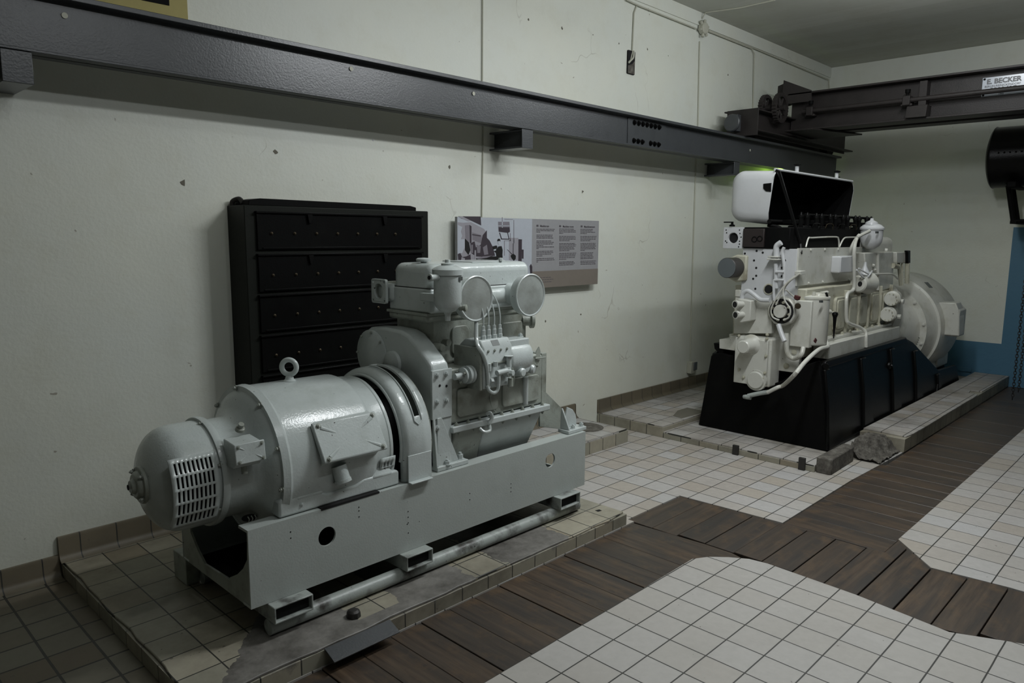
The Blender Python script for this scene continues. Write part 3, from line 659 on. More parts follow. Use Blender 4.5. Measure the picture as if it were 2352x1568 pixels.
pp([(3.0942, 3.4868, 1.3706), (3.1143, 3.4868, 1.3788), (3.1315, 3.4868, 1.3529), (3.1664, 3.4868, 1.3566), (3.2017, 3.4868, 1.3691), (3.2076, 3.4868, 1.3169), (3.1026, 3.4868, 1.3149)], M_PH2, 3)
pp([(3.1257, 3.4868, 1.3530), (3.1547, 3.4868, 1.3439), (3.1489, 3.4868, 1.3225), (3.1199, 3.4868, 1.3274)], M_PH4, 4)
for (x0, z0, s_) in [(3.8225, 1.5566, 'Maskinrum'), (4.0642, 1.5567, 'Machine room'), (4.3076, 1.5582, 'Maschinenraum')]:
    txt(s_, 0.021, (x0+0.038, BY-0.001, z0-0.008), (1, 0, 0), (0, 0, 1), M_INK, 'heading', t)
    MB().box(x0, x0+0.020, BY-0.0016, BY-0.0005, z0-0.006, z0+0.007).build('flag_mark', M_INK, t)
random.seed(5)
for (x0, x1, z0, z1) in [(3.8230, 4.0163, 1.5303, 1.5373), (3.8231, 4.0075, 1.5204, 1.5274), (3.8233, 3.8606, 1.5102, 1.5172), (3.8237, 3.9963, 1.4892, 1.4962), (3.8239, 3.9954, 1.4793, 1.4863), (3.8241, 3.9998, 1.4694, 1.4764), (3.8245, 3.9853, 1.4484, 1.4554), (3.8247, 4.0096, 1.4381, 1.4451), (3.8249, 3.9978, 1.4277, 1.4347), (3.8251, 3.9033, 1.4170, 1.4240), (3.8253, 4.0104, 1.4067, 1.4137), (3.8255, 3.8485, 1.3963, 1.4033), (3.8258, 4.0051, 1.3775, 1.3845), (3.8261, 4.0023, 1.3668, 1.3738), (3.8262, 3.9816, 1.3564, 1.3634), (3.8265, 3.8902, 1.3449, 1.3519), (3.8268, 4.0094, 1.3264, 1.3334), (3.8270, 4.0175, 1.3152, 1.3222), (3.8272, 3.8474, 1.3037, 1.3107), (4.0647, 4.2361, 1.5336, 1.5406), (4.0650, 4.2492, 1.5229, 1.5299), (4.0652, 4.2528, 1.5127, 1.5197), (4.0655, 4.1085, 1.5025, 1.5095), (4.0661, 4.2474, 1.4816, 1.4886), (4.0663, 4.2509, 1.4713, 1.4783), (4.0666, 4.2513, 1.4611, 1.4681), (4.0669, 4.1848, 1.4508, 1.4578), (4.0674, 4.2446, 1.4303, 1.4373), (4.0677, 4.2590, 1.4204, 1.4274), (4.0680, 4.2530, 1.4097, 1.4167), (4.0682, 4.2309, 1.3998, 1.4068), (4.0685, 4.2395, 1.3899, 1.3969), (4.0688, 4.1870, 1.3788, 1.3858), (4.0693, 4.2598, 1.3597, 1.3667), (4.0696, 4.2550, 1.3490, 1.3560), (4.0698, 4.2585, 1.3391, 1.3461), (4.0701, 4.2524, 1.3283, 1.3353), (4.0704, 4.1479, 1.3168, 1.3238), (4.0709, 4.2341, 1.2973, 1.3043), (4.0712, 4.2473, 1.2873, 1.2943), (4.0715, 4.2316, 1.2761, 1.2831), (4.3057, 4.4560, 1.5336, 1.5406), (4.3060, 4.4463, 1.5234, 1.5304), (4.3064, 4.4805, 1.5129, 1.5199), (4.3068, 4.3803, 1.5023, 1.5093), (4.3074, 4.4988, 1.4820, 1.4890), (4.3078, 4.4958, 1.4714, 1.4784), (4.3082, 4.4949, 1.4608, 1.4678), (4.3085, 4.4289, 1.4502, 1.4572), (4.3092, 4.4906, 1.4306, 1.4376), (4.3095, 4.4876, 1.4204, 1.4274), (4.3099, 4.4949, 1.4102, 1.4172), (4.3102, 4.4850, 1.4000, 1.4070), (4.3106, 4.4909, 1.3897, 1.3967), (4.3109, 4.3701, 1.3791, 1.3861), (4.3116, 4.4628, 1.3598, 1.3668), (4.3119, 4.4530, 1.3496, 1.3566), (4.3123, 4.4568, 1.3393, 1.3463), (4.3126, 4.4674, 1.3282, 1.3352), (4.3130, 4.4644, 1.3179, 1.3249), (4.3137, 4.4994, 1.2982, 1.3052), (4.3140, 4.4895, 1.2875, 1.2945), (4.3144, 4.4969, 1.2760, 1.2830), (3.8641, 3.9855, 1.1921, 1.1991), (3.8644, 4.0101, 1.1773, 1.1843), (3.8647, 3.9923, 1.1605, 1.1675)]:
    m_ = MB(); x = x0
    while x < x1-0.004:
        wl = min(random.uniform(0.010, 0.034), x1-x); m_.box(x, x+wl, BY-0.0014, BY-0.0005, z0+0.0015, z1-0.0010); x += wl+0.005
    m_.build('text_line', M_INK, t)

# yellow sign painted on board
t = thing('yellow_sign', 'yellow sign with a black block above the beam at the top left', 'sign', (1.0, 3.54, 2.3))
MB().box(0.3, 1.503, 3.538, 3.55, 2.30, 3.2).build('sign_panel', flat('yellow_sign_paint', (0.40, 0.34, 0.11), 0.6), t)
MB().prism([(1.3030, 2.75), (1.3030, 2.4958), (1.4214, 2.4977), (1.4247, 2.75)], 'y', 3.535, 3.5385).build('black_block', M_BLACKM, t)

# wall cables
def wtube(pts, r, name, lab, cat='cable', mat=M_CABLE, grp='surface cables on the plaster wall'):
    o = MB().tube(pts, r, 8, smooth=False).build(name, mat); tag(o, lab, cat, grp); return o
yc_ = WY-0.007
wtube([(3.359, yc_, 3.40), (3.357, yc_, 2.40), (3.366, yc_, 2.15), (3.355, yc_, 1.60)], 0.0045, 'wall_cable', 'thin cream cable running straight down behind the information board')
wtube([(5.9627, 3.5430, 3.1719), (5.9944, 3.5430, 2.4579), (5.9912, 3.5430, 1.9649), (6.0098, 3.5430, 1.1057), (6.0346, 3.5430, 0.3335)], 0.006, 'wall_cable', 'thin cream cable from the ceiling junction box down to the small grey socket')
wtube([(4.8615, 3.5310, 3.2707), (5.0353, 3.5310, 3.2636), (5.8837, 3.5310, 3.2593)], 0.006, 'wall_cable', 'thin cable below the ceiling on the left of the junction box')
wtube([(5.0058, 3.5430, 3.2597), (4.9740, 3.5430, 3.2017), (4.9665, 3.5430, 2.9098), (4.9411, 3.5430, 2.8405)], 0.006, 'wall_cable', 'thin cable dropping into the square wall hole')
wtube([(6.0886, 3.5310, 3.2770), (6.9104, 3.5310, 3.2745), (6.9605, 3.5310, 3.2311), (7.0149, 3.5430, 2.6694)], 0.006, 'wall_cable', 'thin cable from the junction box bending down beside the crane end')
wtube([(6.0879, 3.5310, 3.2841), (6.9090, 3.5310, 3.2862), (8.7706, 3.5310, 3.2642), (8.8144, 3.5310, 3.1605)], 0.0065, 'wall_cable', 'thin cable under the ceiling running to the room corner')
wtube([(5.97, 3.53, 3.36), (5.97, 3.50, CZ-0.006), (6.0473, 3.2200, 3.4040), (6.0437, 2.9124, 3.4040)], 0.006, 'wall_cable', 'thin cable crossing the ceiling from the junction box')
t = thing('junction_box', 'round painted junction box with cable glands below the ceiling', 'junction box', (5.9751, 3.5300, 3.2768))
jx, jy, jz = (5.9751, 3.5300, 3.2768)
MB().lathe((jx, 3.54, jz), (0, -1, 0), [(0, 0.05), (0.04, 0.05), (0.05, 0.042), (0.052, 0)], 20).build('box_body', M_CABLE, t, 0.002)
for a in range(6):
    c, s_ = math.cos(a*math.pi/3+0.3), math.sin(a*math.pi/3+0.3)
    MB().cyl((jx+c*0.045, 3.515, jz+s_*0.045), (jx+c*0.075, 3.515, jz+s_*0.075), 0.013, n=8).build('cable_gland', M_CABLE, t)
t = thing('wall_socket', 'small grey socket box on the wall near the skirting', 'socket', (6.0243, 3.5300, 0.2870))
sx_, _, sz_ = (6.0243, 3.5300, 0.2870)
MB().box(sx_-0.035, sx_+0.035, 3.50, 3.55, sz_-0.06, sz_+0.05).build('socket_body', M_CABLE, t, 0.005)
MB().box(sx_+0.0, sx_+0.055, 3.49, 3.50, sz_-0.03, sz_+0.045).build('socket_cover', M_GREYPAD, t, 0.003)
hx, _, hz = (4.9560, 3.5490, 2.8308)
MB_h = MB().prism(rrect(hx-0.048, hx+0.048, hz-0.088, hz+0.088, 0.008, 2), 'y', 3.540, 3.5505)
t = thing('wall_recess_box', 'dark rectangular broken hole high in the wall with a cable end', 'wall hole', (hx, 3.54, hz-0.088))
MB_h.build('dark_opening', M_HOLE, t)
MB().prism([(hx-0.044, hz-0.085), (hx+0.044, hz-0.082), (hx+0.046, hz+0.02), (hx+0.01, hz-0.01), (hx-0.045, hz-0.03)], 'y', 3.538, 3.541).build('mortar_lump', M_RUBBLE, t)
MB().tube([(hx+0.02, 3.535, hz+0.09), (hx+0.015, 3.535, hz+0.04), (hx-0.02, 3.535, hz+0.01), (hx-0.04, 3.54, hz-0.01)], 0.008, 8).build('cable_end', M_CABLE, t)
random.seed(9)
k = 0
for (x_, _, z_) in ((3.7860, 3.5490, 2.9160), (4.1304, 3.5490, 2.9272), (4.8015, 3.5490, 2.9460), (5.1814, 3.5490, 2.9710), (5.4871, 3.5490, 2.9727), (6.4975, 3.5490, 2.9735), (4.4790, 3.5490, 2.9490), (3.0856, 3.5490, 1.9079), (4.3964, 3.5490, 1.8162), (1.4431, 3.5490, 1.7223), (1.9175, 3.5490, 1.8994), (4.0009, 3.5490, 0.8737), (4.4070, 3.5490, 0.8922), (2.5164, 3.5490, 2.0152)):
    r_ = (0.012, 0.014, 0.010, 0.012, 0.007, 0.012, 0.007, 0.015, 0.018, 0.022, 0.018, 0.012, 0.012, 0.008)[k]
    o = MB().prism([(x_+0.62*r_*math.cos(a*0.9)*(0.5+random.random()), z_+0.62*r_*math.sin(a*0.9)*(0.6+random.random())) for a in range(7)], 'y', 3.5485, 3.551).build('plaster_chip', M_STONE if k != 13 else M_WHITE)
    where = ('high on the wall left of the pair of marks', 'high on the wall, the long one above the beam', 'high on the wall left of the square hole', 'high on the wall right of the square hole', 'high on the wall, tiny one left of the long cable', 'high on the wall between the two right cables', 'high on the wall, small one between larger chips', 'beside the cable above the information board', 'above the information board near its right end', 'far left below the beam', 'above the left corner of the black cabinet, below the beam', 'below the information board, left one', 'below the information board, right one', 'small pale filler dot below the beam above the cabinet')[k]
    tag(o, ('pale spot ' if k == 13 else 'dark plaster chip ') + where, 'wall damage', 'chips in the plaster'); k += 1

# ================================================================ OVERHEAD CRANE
t = thing('overhead_crane', 'dark brown overhead travelling crane bridge with drive shaft and end carriage', 'crane', (7.3, 2.0, 2.4))
CXF = 7.12
MB().box(CXF, CXF+0.012, -1.5, 3.2, 2.50, 2.815).build('girder_web', M_CRANE, t, 0.002)
MB().box(CXF-0.10, CXF+0.11, -1.5, 3.2, 2.815, 2.832).build('upper_flange', M_CRANE, t, 0.003)
MB().box(CXF-0.10, CXF+0.11, -1.5, 3.0, 2.485, 2.502).build('lower_flange', M_CRANE, t, 0.003)
MB().box(CXF+0.30, CXF+0.312, -1.5, 3.2, 2.50, 2.815).box(CXF+0.22, CXF+0.4, -1.5, 3.2, 2.815, 2.832).box(CXF+0.22, CXF+0.4, -1.5, 3.0, 2.485, 2.502).build('rear_girder', M_CRANE, t, 0.003)
sh_z, sh_x = 2.655, CXF-0.085
MB().cyl((sh_x, -1.5, sh_z), (sh_x, 3.05, sh_z), 0.021).build('drive_shaft', M_CRANE, t)
for (yy, nm) in ((2.15, 'shaft_bearing'), (2.98, 'shaft_bearing'), (1.20, 'shaft_bearing')):
    b_ = MB().box(sh_x-0.035, CXF, yy-0.03, yy+0.03, sh_z-0.045, sh_z+0.035).box(sh_x-0.02, sh_x+0.02, yy-0.045, yy+0.045, sh_z-0.05, sh_z-0.03).build(nm, M_CRANE, t, 0.005)
    MB().cyl((sh_x, yy, sh_z+0.03), (sh_x, yy, sh_z+0.06), 0.010).lathe((sh_x, yy, sh_z+0.06), (0, 0, 1), [(0, 0.02), (0.03, 0.022), (0.034, 0)], 14).build('grease_cup', M_BLACKM, b_)
MB().box(sh_x-0.01, CXF, 2.0, 2.06, 2.50, 2.80).prism([(sh_x-0.06, 2.50), (sh_x+0.06, 2.50), (CXF, 2.60), (sh_x-0.03, 2.60)], 'y', 1.98, 2.14).build('shaft_hanger', M_CRANE, t, 0.003)
# name plate
npz0, npz1 = 2.640, 2.778
pl = MB().box(CXF-0.004, CXF, 1.27, 1.618, npz0-0.01, npz1).build('name_plate', flat('white_enamel_plate', (0.42, 0.45, 0.50), 0.25), t, 0.001)
M_LET = flat('black_enamel_letters', (0.01, 0.012, 0.016), 0.4)
txt('E. BECKER', 0.052, (CXF-0.0045, 1.588, npz1-0.052), (0, -1, 0), (0, 0, 1), M_LET, 'lettering', pl)
txt('BERLIN-REINICKENDORF', 0.022, (CXF-0.0045, 1.60, npz1-0.079), (0, -1, 0), (0, 0, 1), M_LET, 'lettering', pl)
txt('3200 KG', 0.05, (CXF-0.0045, 1.56, npz0+0.018), (0, -1, 0), (0, 0, 1), M_LET, 'lettering', pl)
txt('1941', 0.020, (CXF-0.0045, 1.50, npz0-0.006), (0, -1, 0), (0, 0, 1), M_LET, 'lettering', pl)
for (yy, zz) in ((1.605, npz1-0.012), (1.605, npz0+0.002), (1.28, npz1-0.012), (1.28, npz0+0.002)):
    MB().lathe((CXF-0.004, yy, zz), (-1, 0, 0), [(0, 0.009), (0.005, 0.007), (0.006, 0)], 10).build('screw', M_BLACKM, pl)
# end carriage on the runway beam
ca = MB()
ca.box(6.32, 8.55, 3.215, 3.225, 2.40, 2.60); ca.box(6.32, 8.55, 3.15, 3.225, 2.60, 2.612); ca.box(6.32, 8.62, 3.15, 3.225, 2.425, 2.437)
ca.box(6.32, 8.55, 3.40, 3.41, 2.40, 2.60); ca.box(6.32, 8.55, 3.40, 3.47, 2.60, 2.612)
ca.box(6.30, 6.312, 3.13, 3.43, 2.38, 2.612)
ca.build('end_carriage', M_CRANE, t, 0.002)
MB().box(6.225, 6.30, 3.29, 3.37, 2.42, 2.565).lathe((6.225, 3.33, 2.49), (-1, 0, 0), [(0, 0.075), (0.02, 0.078), (0.03, 0.07), (0.032, 0)], 20).build('buffer', M_STEEL, t, 0.004)
for x in (6.62, 8.30):
    MB().lathe((x, 3.27, 2.47), (0, 1, 0), [(0, 0.105), (0.015, 0.105), (0.017, 0.092), (0.065, 0.092), (0.067, 0.105), (0.082, 0.105)], 32).build('rail_wheel', M_CRANE, t)
for y0_, R_ in ((3.12, 0.13), (3.22, 0.115)):
    xg = 6.74 if y0_ < 3.2 else 6.66
    gw = MB(); n_ = 28; tooth = []
    for i in range(n_*2):
        a_ = math.pi*i/n_; rr_ = R_+(0.007 if i % 2 else -0.002); tooth.append((xg+rr_*math.cos(a_), 2.66+rr_*math.sin(a_)))
    gw.prism(tooth, 'y', y0_, y0_+0.04, holes=[circ(xg, 2.66, R_*0.78, 24)])
    for i in range(4):
        a_ = math.pi*i/4+0.3; gw.cyl((xg-R_*0.8*math.cos(a_), y0_+0.02, 2.66-R_*0.8*math.sin(a_)), (xg+R_*0.8*math.cos(a_), y0_+0.02, 2.66+R_*0.8*math.sin(a_)), 0.011, n=8)
    gw.cyl((xg, y0_-0.03, 2.66), (xg, y0_+0.07, 2.66), 0.025, n=12)
    gw.build('gear_wheel', M_CRANE, t, 0.001)
MB().prism([(7.0200, 3.2508, 2.9644)[1:], (7.0200, 2.9767, 2.8390)[1:], (7.0200, 2.9701, 2.7409)[1:], (7.0200, 3.2582, 2.7417)[1:]], 'x', 7.02, 7.028).build('guard_plate', M_CRANE, t)
MB().prism([(7.1000, 3.3411, 2.9316)[1:], (7.1000, 3.2858, 2.9487)[1:], (7.1000, 3.2748, 2.7738)[1:], (7.1000, 3.3436, 2.7612)[1:]], 'x', 7.10, 7.3).build('guard_plate', M_CRANE, t)
MB().prism([(6.9, 2.90), (6.9, 3.16), (7.6, 3.20), (7.6, 2.70)], 'z', 2.468, 2.482).build('gusset_plate', M_CRANE, t, 0.002)

# hanging chain
t = thing('hoist_chain', 'two dark strands of hanging hoist chain in front of the blue wall', 'chain', (8.14, 1.357, 0.0))
def strand(x, y, z0, z1):
    m_ = MB(); z = z0; i = 0; L = 0.030
    while z < z1:
        ax = (1, 0, 0) if i % 2 else (0, 1, 0)
        st = len(m_.bm.verts); m_.torus((x, y, z), ax, 0.011, 0.0032, 12, 5)
        m_.bm.verts.ensure_lookup_table()
        for v in m_.bm.verts[st:]: v.co.z = z+(v.co.z-z)*1.55
        z += 0.0265; i += 1
    return m_
strand(8.10, 1.350, 0.02, 2.48).build('chain_strand', M_IRON, t)
strand(8.10, 1.309, 0.10, 2.48).build('chain_strand', M_IRON, t)

# air tank on the end wall
t = thing('air_tank', 'black riveted cylindrical tank on brackets on the end wall', 'tank', (8.45, 1.3, 1.65))
TX, TZ, TR = 8.42, 2.255, 0.283
y0_ = 1.765
MB().lathe((TX, y0_, TZ), (0, -1, 0), [(-0.035, 0), (-0.03, 0.10), (-0.02, 0.2), (0.0, 0.262), (0.012, TR), (0.02, TR+0.006), (0.035, TR), (1.3, TR), (1.33, 0)], 56).build('tank_shell', M_BLACK, t)
for i in range(8):
    bolt(t, (TX-TR*math.cos(math.radians(-2)), y0_-0.10-0.045*i, TZ+0.02), (-1, 0, 0), M_BLACKM, 0.006, 0.004, 'rivet')
lg = MB()
for dx in (-0.11, 0.11):
    lg.tube([(TX+dx, 1.60, TZ-0.27), (TX+dx, 1.53, 1.655)], 0.02, 8, smooth=False); lg.tube([(TX+dx, 1.53, 1.655), (TX+dx, 1.15, 1.655)], 0.018, 8, smooth=False); lg.tube([(TX+dx, 1.08, TZ-0.27), (TX+dx, 1.15, 1.655)], 0.02, 8, smooth=False)
lg.box(TX-0.13, EX-0.0015, 1.10, 1.16, 1.63, 1.66); lg.box(TX-0.13, EX-0.0015, 1.50, 1.55, 1.63, 1.66)
lg.build('bracket_legs', M_BLACKM, t)
MB().box(TX-0.285, TX+0.25, 1.50, 1.58, TZ-0.3, TZ-0.24).build('saddle', M_BLACKM, t, 0.01)

exec_genset = True
# ================================================================ GENERATOR SET (pale grey-green)
G = thing('generator_set', 'pale grey-green diesel generator set on a steel skid, nearest machine', 'generator set', (2.1, 2.7, 0.0278))
SZ0, SZ1, SX0, SX1, SY0, SY1 = 0.155, 0.452, 1.135, 3.043, 2.400, 3.000
# skid frame
s = MB()
s.prism([(SX0, SZ0), (SX1, SZ0), (SX1, SZ1), (SX0, SZ1)], 'y', SY0, SY0+0.009, holes=[circ(1.453, 0.337, 0.038), circ(2.757, 0.355, 0.037)])
s.box(SX0, SX1, SY0+0.009, SY0+0.072, SZ1-0.010, SZ1).box(SX0, SX1, SY0+0.009, SY0+0.06, SZ0, SZ0+0.010)
sk_ = s.build('front_skid_beam', M_SKID, G)
s = MB()
s.box(SX0, SX1, SY1-0.009, SY1, SZ0, SZ1).box(SX0, SX1, SY1-0.072, SY1-0.009, SZ1-0.010, SZ1).box(SX0, SX1, SY1-0.06, SY1-0.009, SZ0, SZ0+0.010)
s.build('rear_skid_beam', M_GREY, G, 0.003)
e = [(1.1400, 2.4097, 0.4435)[1:], (1.1400, 2.4196, 0.3373)[1:], (1.1400, 2.4540, 0.2927)[1:], (1.1400, 2.5023, 0.2544)[1:], (1.1400, 2.5658, 0.2206)[1:], (1.1400, 2.5707, 0.2085)[1:], (1.1400, 2.7883, 0.1984)[1:], (1.1400, 2.8526, 0.2379)[1:], (1.1400, 2.9123, 0.2934)[1:]]
MB().prism([(SY0+0.009, SZ0), (SY1-0.009, SZ0), (SY1-0.009, SZ1-0.01), (e[-1][0], SZ1-0.01)] + e[::-1] + [(e[0][0], SZ1-0.01), (SY0+0.009, SZ1-0.01)], 'x', SX0+0.002, SX0+0.011).build('end_plate', M_GREYD, G, 0.002)
MB().prism([(SY0+0.009, SZ0), (SY1-0.009, SZ0), (SY1-0.009, SZ1-0.01), (2.86, SZ1-0.01), (2.82, 0.26), (2.76, 0.215), (2.58, 0.215), (2.50, 0.26), (2.49, SZ1-0.01), (SY0+0.009, SZ1-0.01)], 'x', SX1-0.011, SX1-0.002).build('end_plate', M_GREY, G, 0.002)
MB().box(1.30, 1.34, SY0+0.009, SY1-0.009, 0.36, 0.40).box(1.95, 2.0, SY0+0.009, SY1-0.009, 0.3, 0.36).build('cross_member', M_GREYD, G, 0.003)
MB().box(1.16, 3.0, 2.47, 2.93, 0.157, 0.175).build('drip_tray', M_BLACKM, G)
for (a_, b_) in ((1.1982, 1.3565), (1.7975, 1.9393), (2.7889, 2.9483)):
    MB().prism([(a_, 0.0895), (b_, 0.0895), (b_, 0.154), (a_, 0.154)], 'y', 2.35, 3.04, holes=[[(a_+0.007, 0.097), (b_-0.007, 0.097), (b_-0.007, 0.147), (a_+0.007, 0.147)]]).build('fork_pocket', M_PIPE, G, 0.003)
    MB().box(a_+0.008, b_-0.008, 2.372, 2.38, 0.097, 0.147).build('pocket_shade_sheet', M_HOLE, G)  # black sheet painting the shade inside the fork pocket
for yy in (2.407, 2.98):
    MB().cyl((1.20, yy, 0.0585), (2.985, yy, 0.0585), 0.0303, n=24).build('support_pipe', M_PIPE, G)
MB().box(1.145, 1.20, 3.0, 3.13, 0.0285, 0.15).build('rear_foot', M_GREYD, G, 0.003)
for (px_, pz_) in ((1.30, 0.40), (1.30, 0.376), (1.60, 0.415), (1.60, 0.40), (1.60, 0.375), (1.845, 0.33), (1.845, 0.305), (1.845, 0.28), (1.84, 0.275), (1.845, 0.235), (2.20, 0.32), (2.20, 0.29), (2.47, 0.30), (2.47, 0.28), (2.47, 0.26)):
    MB().lathe((px_, SY0-0.0003, pz_), (0, -1, 0), [(0, 0.0028), (0.0005, 0.0028)], 8).build('pin_hole', M_HOLE, sk_)

# generator
gy, gz = 2.70, 0.607
o_ = (0, gy, gz)
def LX(prof, name, mat, par=G, n=64, **k): return MB().lathe(o_, (1, 0, 0), prof, n).build(name, mat, par, **k)
dome = LX([(0.890, 0)] + [(0.890+0.118*(1-math.cos(math.radians(a))**0.9), 0.194*math.sin(math.radians(a))**0.85) for a in range(12, 90, 6)] + [(1.01, 0.195), (1.10, 0.195)], 'end_cover', M_GREY)
LX([(0.855, 0), (0.855, 0.022), (0.868, 0.028), (0.868, 0.042), (0.876, 0.05), (0.884, 0.052), (0.884, 0.066), (0.90, 0.07)], 'shaft_cap', M_GREYD, dome, 32, bev=0.002)
for i in range(4):
    a_ = math.radians(45+90*i); bolt(dome, (0.883, gy+0.058*math.cos(a_), gz+0.058*math.sin(a_)), (-1, 0, 0), M_GREYD, 0.007, 0.008)
MB().lathe((0.85, gy, gz), (-1, 0, 0), [(0, 0.010), (0.002, 0.010)], 12).build('centre_hole', M_HOLE, dome)
fa = LX([(1.10, 0.19), (1.10, 0.205), (1.112, 0.208), (1.126, 0.205), (1.128, 0.192)], 'joint_flange', M_GREY)
for d_ in (78, 20, -30, 140):
    a_ = math.radians(d_); bolt(fa, (1.099, gy-0.199*math.cos(a_), gz+0.199*math.sin(a_)), (-1, 0, 0), M_GREYD, 0.006, 0.006)
LX([(1.126, 0.190), (1.215, 0.190), (1.235, 0.200), (1.250, 0.222), (1.262, 0.252), (1.275, 0.275), (1.29, 0.286)], 'neck_bell', M_GREY)
fc = LX([(1.282, 0.28), (1.282, 0.299), (1.31, 0.303), (1.315, 0.298), (1.322, 0.296)], 'body_flange', M_GREY)
for d_ in (100, 60, 22, -8, 140, -40):
    a_ = math.radians(d_); bolt(fc, (1.281, gy-0.291*math.cos(a_), gz+0.291*math.sin(a_)), (-1, 0, 0), M_GREYD, 0.008, 0.008)
body = LX([(1.318, 0.296), (1.68, 0.293), (1.70, 0.285), (1.71, 0.278), (1.775, 0.272), (1.778, 0.269), (1.782, 0.272), (1.796, 0.270), (1.797, 0.2), (1.797, 0)], 'generator_body', M_GREY)
LX([(1.79, 0.20), (1.99, 0.19)], 'coupling_drum', M_BLACKM)
# cooling grille (curved sheet with slots)
def curved_grille(x0, x1, z0, z1, R, nc, nr, slot, parent, name):
    s = MB(); xe = []
    for c in range(nc):
        a = x0+(x1-x0)*(c+0.5-slot/2)/nc; xe += [a, a+(x1-x0)*slot/nc]
    xe = [x0-0.012]+xe+[x1+0.012]
    th0, th1 = math.asin((z0-gz)/R), math.asin((z1-gz)/R); te = []
    for r in range(nr):
        a = th0+(th1-th0)*(r+0.09)/nr; te += [a, th0+(th1-th0)*(r+0.91)/nr]
    te = [th0-0.06]+te+[th1+0.06]
    V = [[s.bm.verts.new((x, gy-R*math.cos(t_), gz+R*math.sin(t_))) for t_ in te] for x in xe]
    for i in range(len(xe)-1):
        for j in range(len(te)-1):
            if i % 2 == 1 and j % 2 == 1: continue
            s.bm.faces.new((V[i][j], V[i+1][j], V[i+1][j+1], V[i][j+1]))
    g_ = s.build(name, M_GREY, parent, solid=0.005)
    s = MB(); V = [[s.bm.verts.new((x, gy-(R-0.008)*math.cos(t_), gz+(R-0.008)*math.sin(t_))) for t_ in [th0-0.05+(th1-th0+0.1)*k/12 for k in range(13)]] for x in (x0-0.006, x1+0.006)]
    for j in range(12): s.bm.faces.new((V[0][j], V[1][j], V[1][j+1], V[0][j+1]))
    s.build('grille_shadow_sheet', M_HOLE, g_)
    return g_
curved_grille(0.935, 1.072, gz-0.118, gz+0.108, 0.206, 9, 5, 0.52, G, 'cooling_grille')
curved_grille(1.735, 1.785, gz-0.115, gz-0.040, 0.279, 3, 3, 0.66, G, 'side_grille')
# oval vents at the bottom of the bell
for (c_, rx_, rz_, ax_) in (((1.2744, 2.5150, 0.5136), 0.028, 0.048, 0), ((1.2205, 2.5600, 0.4318), 0.03, 0.016, 0)):
    v_ = MB().lathe((c_[0], c_[1], c_[2]), (-0.5, -1, -0.15), [(0, 0.9), (0.004, 1.0), (0.01, 0.92), (0.010, 0)], 28)
    bb = v_.bm.verts
    for v in bb:
        d_ = v.co-Vector(c_); v.co = Vector(c_)+Vector((d_.x*rx_ if abs(d_.x) > 0.012 else d_.x, d_.y*0.02, d_.z*rz_))
    o = v_.build('oval_vent', M_HOLE, G)
    r_ = MB()
    for k in (-1, 0, 1): r_.tube([(c_[0]+k*rx_*0.45, c_[1]-0.014, c_[2]-rz_*0.75), (c_[0]+k*rx_*0.45+0.004, c_[1]-0.018, c_[2]), (c_[0]+k*rx_*0.45, c_[1]-0.014, c_[2]+rz_*0.75)], 0.0022, 6)
    r_.build('vent_fin', M_GREYD, o)
    MB().torus((0, 0, 0), (0, 1, 0), 1.0, 0.09, 32, 8)
# eye bolt
eb = MB().torus((1.483, gy, 0.958), (0.75, 0.66, 0), 0.030, 0.0105, 40, 12).lathe((1.483, gy, 0.895), (0, 0, 1), [(0, 0.026), (0.008, 0.026), (0.014, 0.018), (0.03, 0.013), (0.034, 0)], 24)
eb.build('lifting_eye', M_GREY, G)
# neck junction box
jb = MB().prism([(2.432, 0.693), (2.442, 0.757), (2.53, 0.765), (2.53, 0.665), (2.46, 0.668)], 'x', 1.121, 1.222).build('small_terminal_box', M_GREY, G, 0.004)
MB().prism([(2.421, 0.690), (2.431, 0.762), (2.443, 0.760), (2.433, 0.688)], 'x', 1.115, 1.228).build('box_lid', M_GREY, jb, 0.003)
def lid_ridges(x0, x1, P0, P1, nrm, name, par, w=0.008, inset=0.2, L=0.3):
    """four raised creases running in from the corners of a lid; P0 bottom, P1 top as (y,z)"""
    for sx in (0, 1):
        for sz in (0, 1):
            xa = x0+(x1-x0)*(0.10 if sx == 0 else 0.90); xb = x0+(x1-x0)*(0.10+L if sx == 0 else 0.90-L)
            ta, tb = (0.12, 0.12+L) if sz == 0 else (0.88, 0.88-L)
            A = Vector((xa, P0[0]+(P1[0]-P0[0])*ta, P0[1]+(P1[1]-P0[1])*ta)); B = Vector((xb, P0[0]+(P1[0]-P0[0])*tb, P0[1]+(P1[1]-P0[1])*tb))
            n_ = Vector(nrm).normalized()
            MB().lathe(A-n_*w*0.5, B-A, [(0, w), ((B-A).length*0.5, w*0.7), ((B-A).length, w*0.1)], 10).build(name, M_GREY, par)
lid_ridges(1.118, 1.225, (2.4205, 0.692), (2.430, 0.760), (0, -1, 0.15), 'lid_rib', jb, 0.004)
for (x, y, z) in ((1.128, 2.429, 0.752), (1.216, 2.429, 0.752), (1.128, 2.421, 0.699), (1.216, 2.421, 0.699)): bolt(jb, (x, y, z), (0, -1, 0.12), M_GREYD, 0.0045, 0.004)
MB().cyl((1.165, 2.47, 0.668), (1.165, 2.465, 0.64), 0.011).build('cable_gland', M_GREYD, jb)
MB().cyl((1.185, 2.53, 0.79), (1.185, 2.515, 0.81), 0.010).lathe((1.185, 2.53, 0.785), (0, -0.5, 0.87), [(0, 0.018), (0.01, 0.016), (0.016, 0)], 14).build('grease_plug', M_GREYD, G)
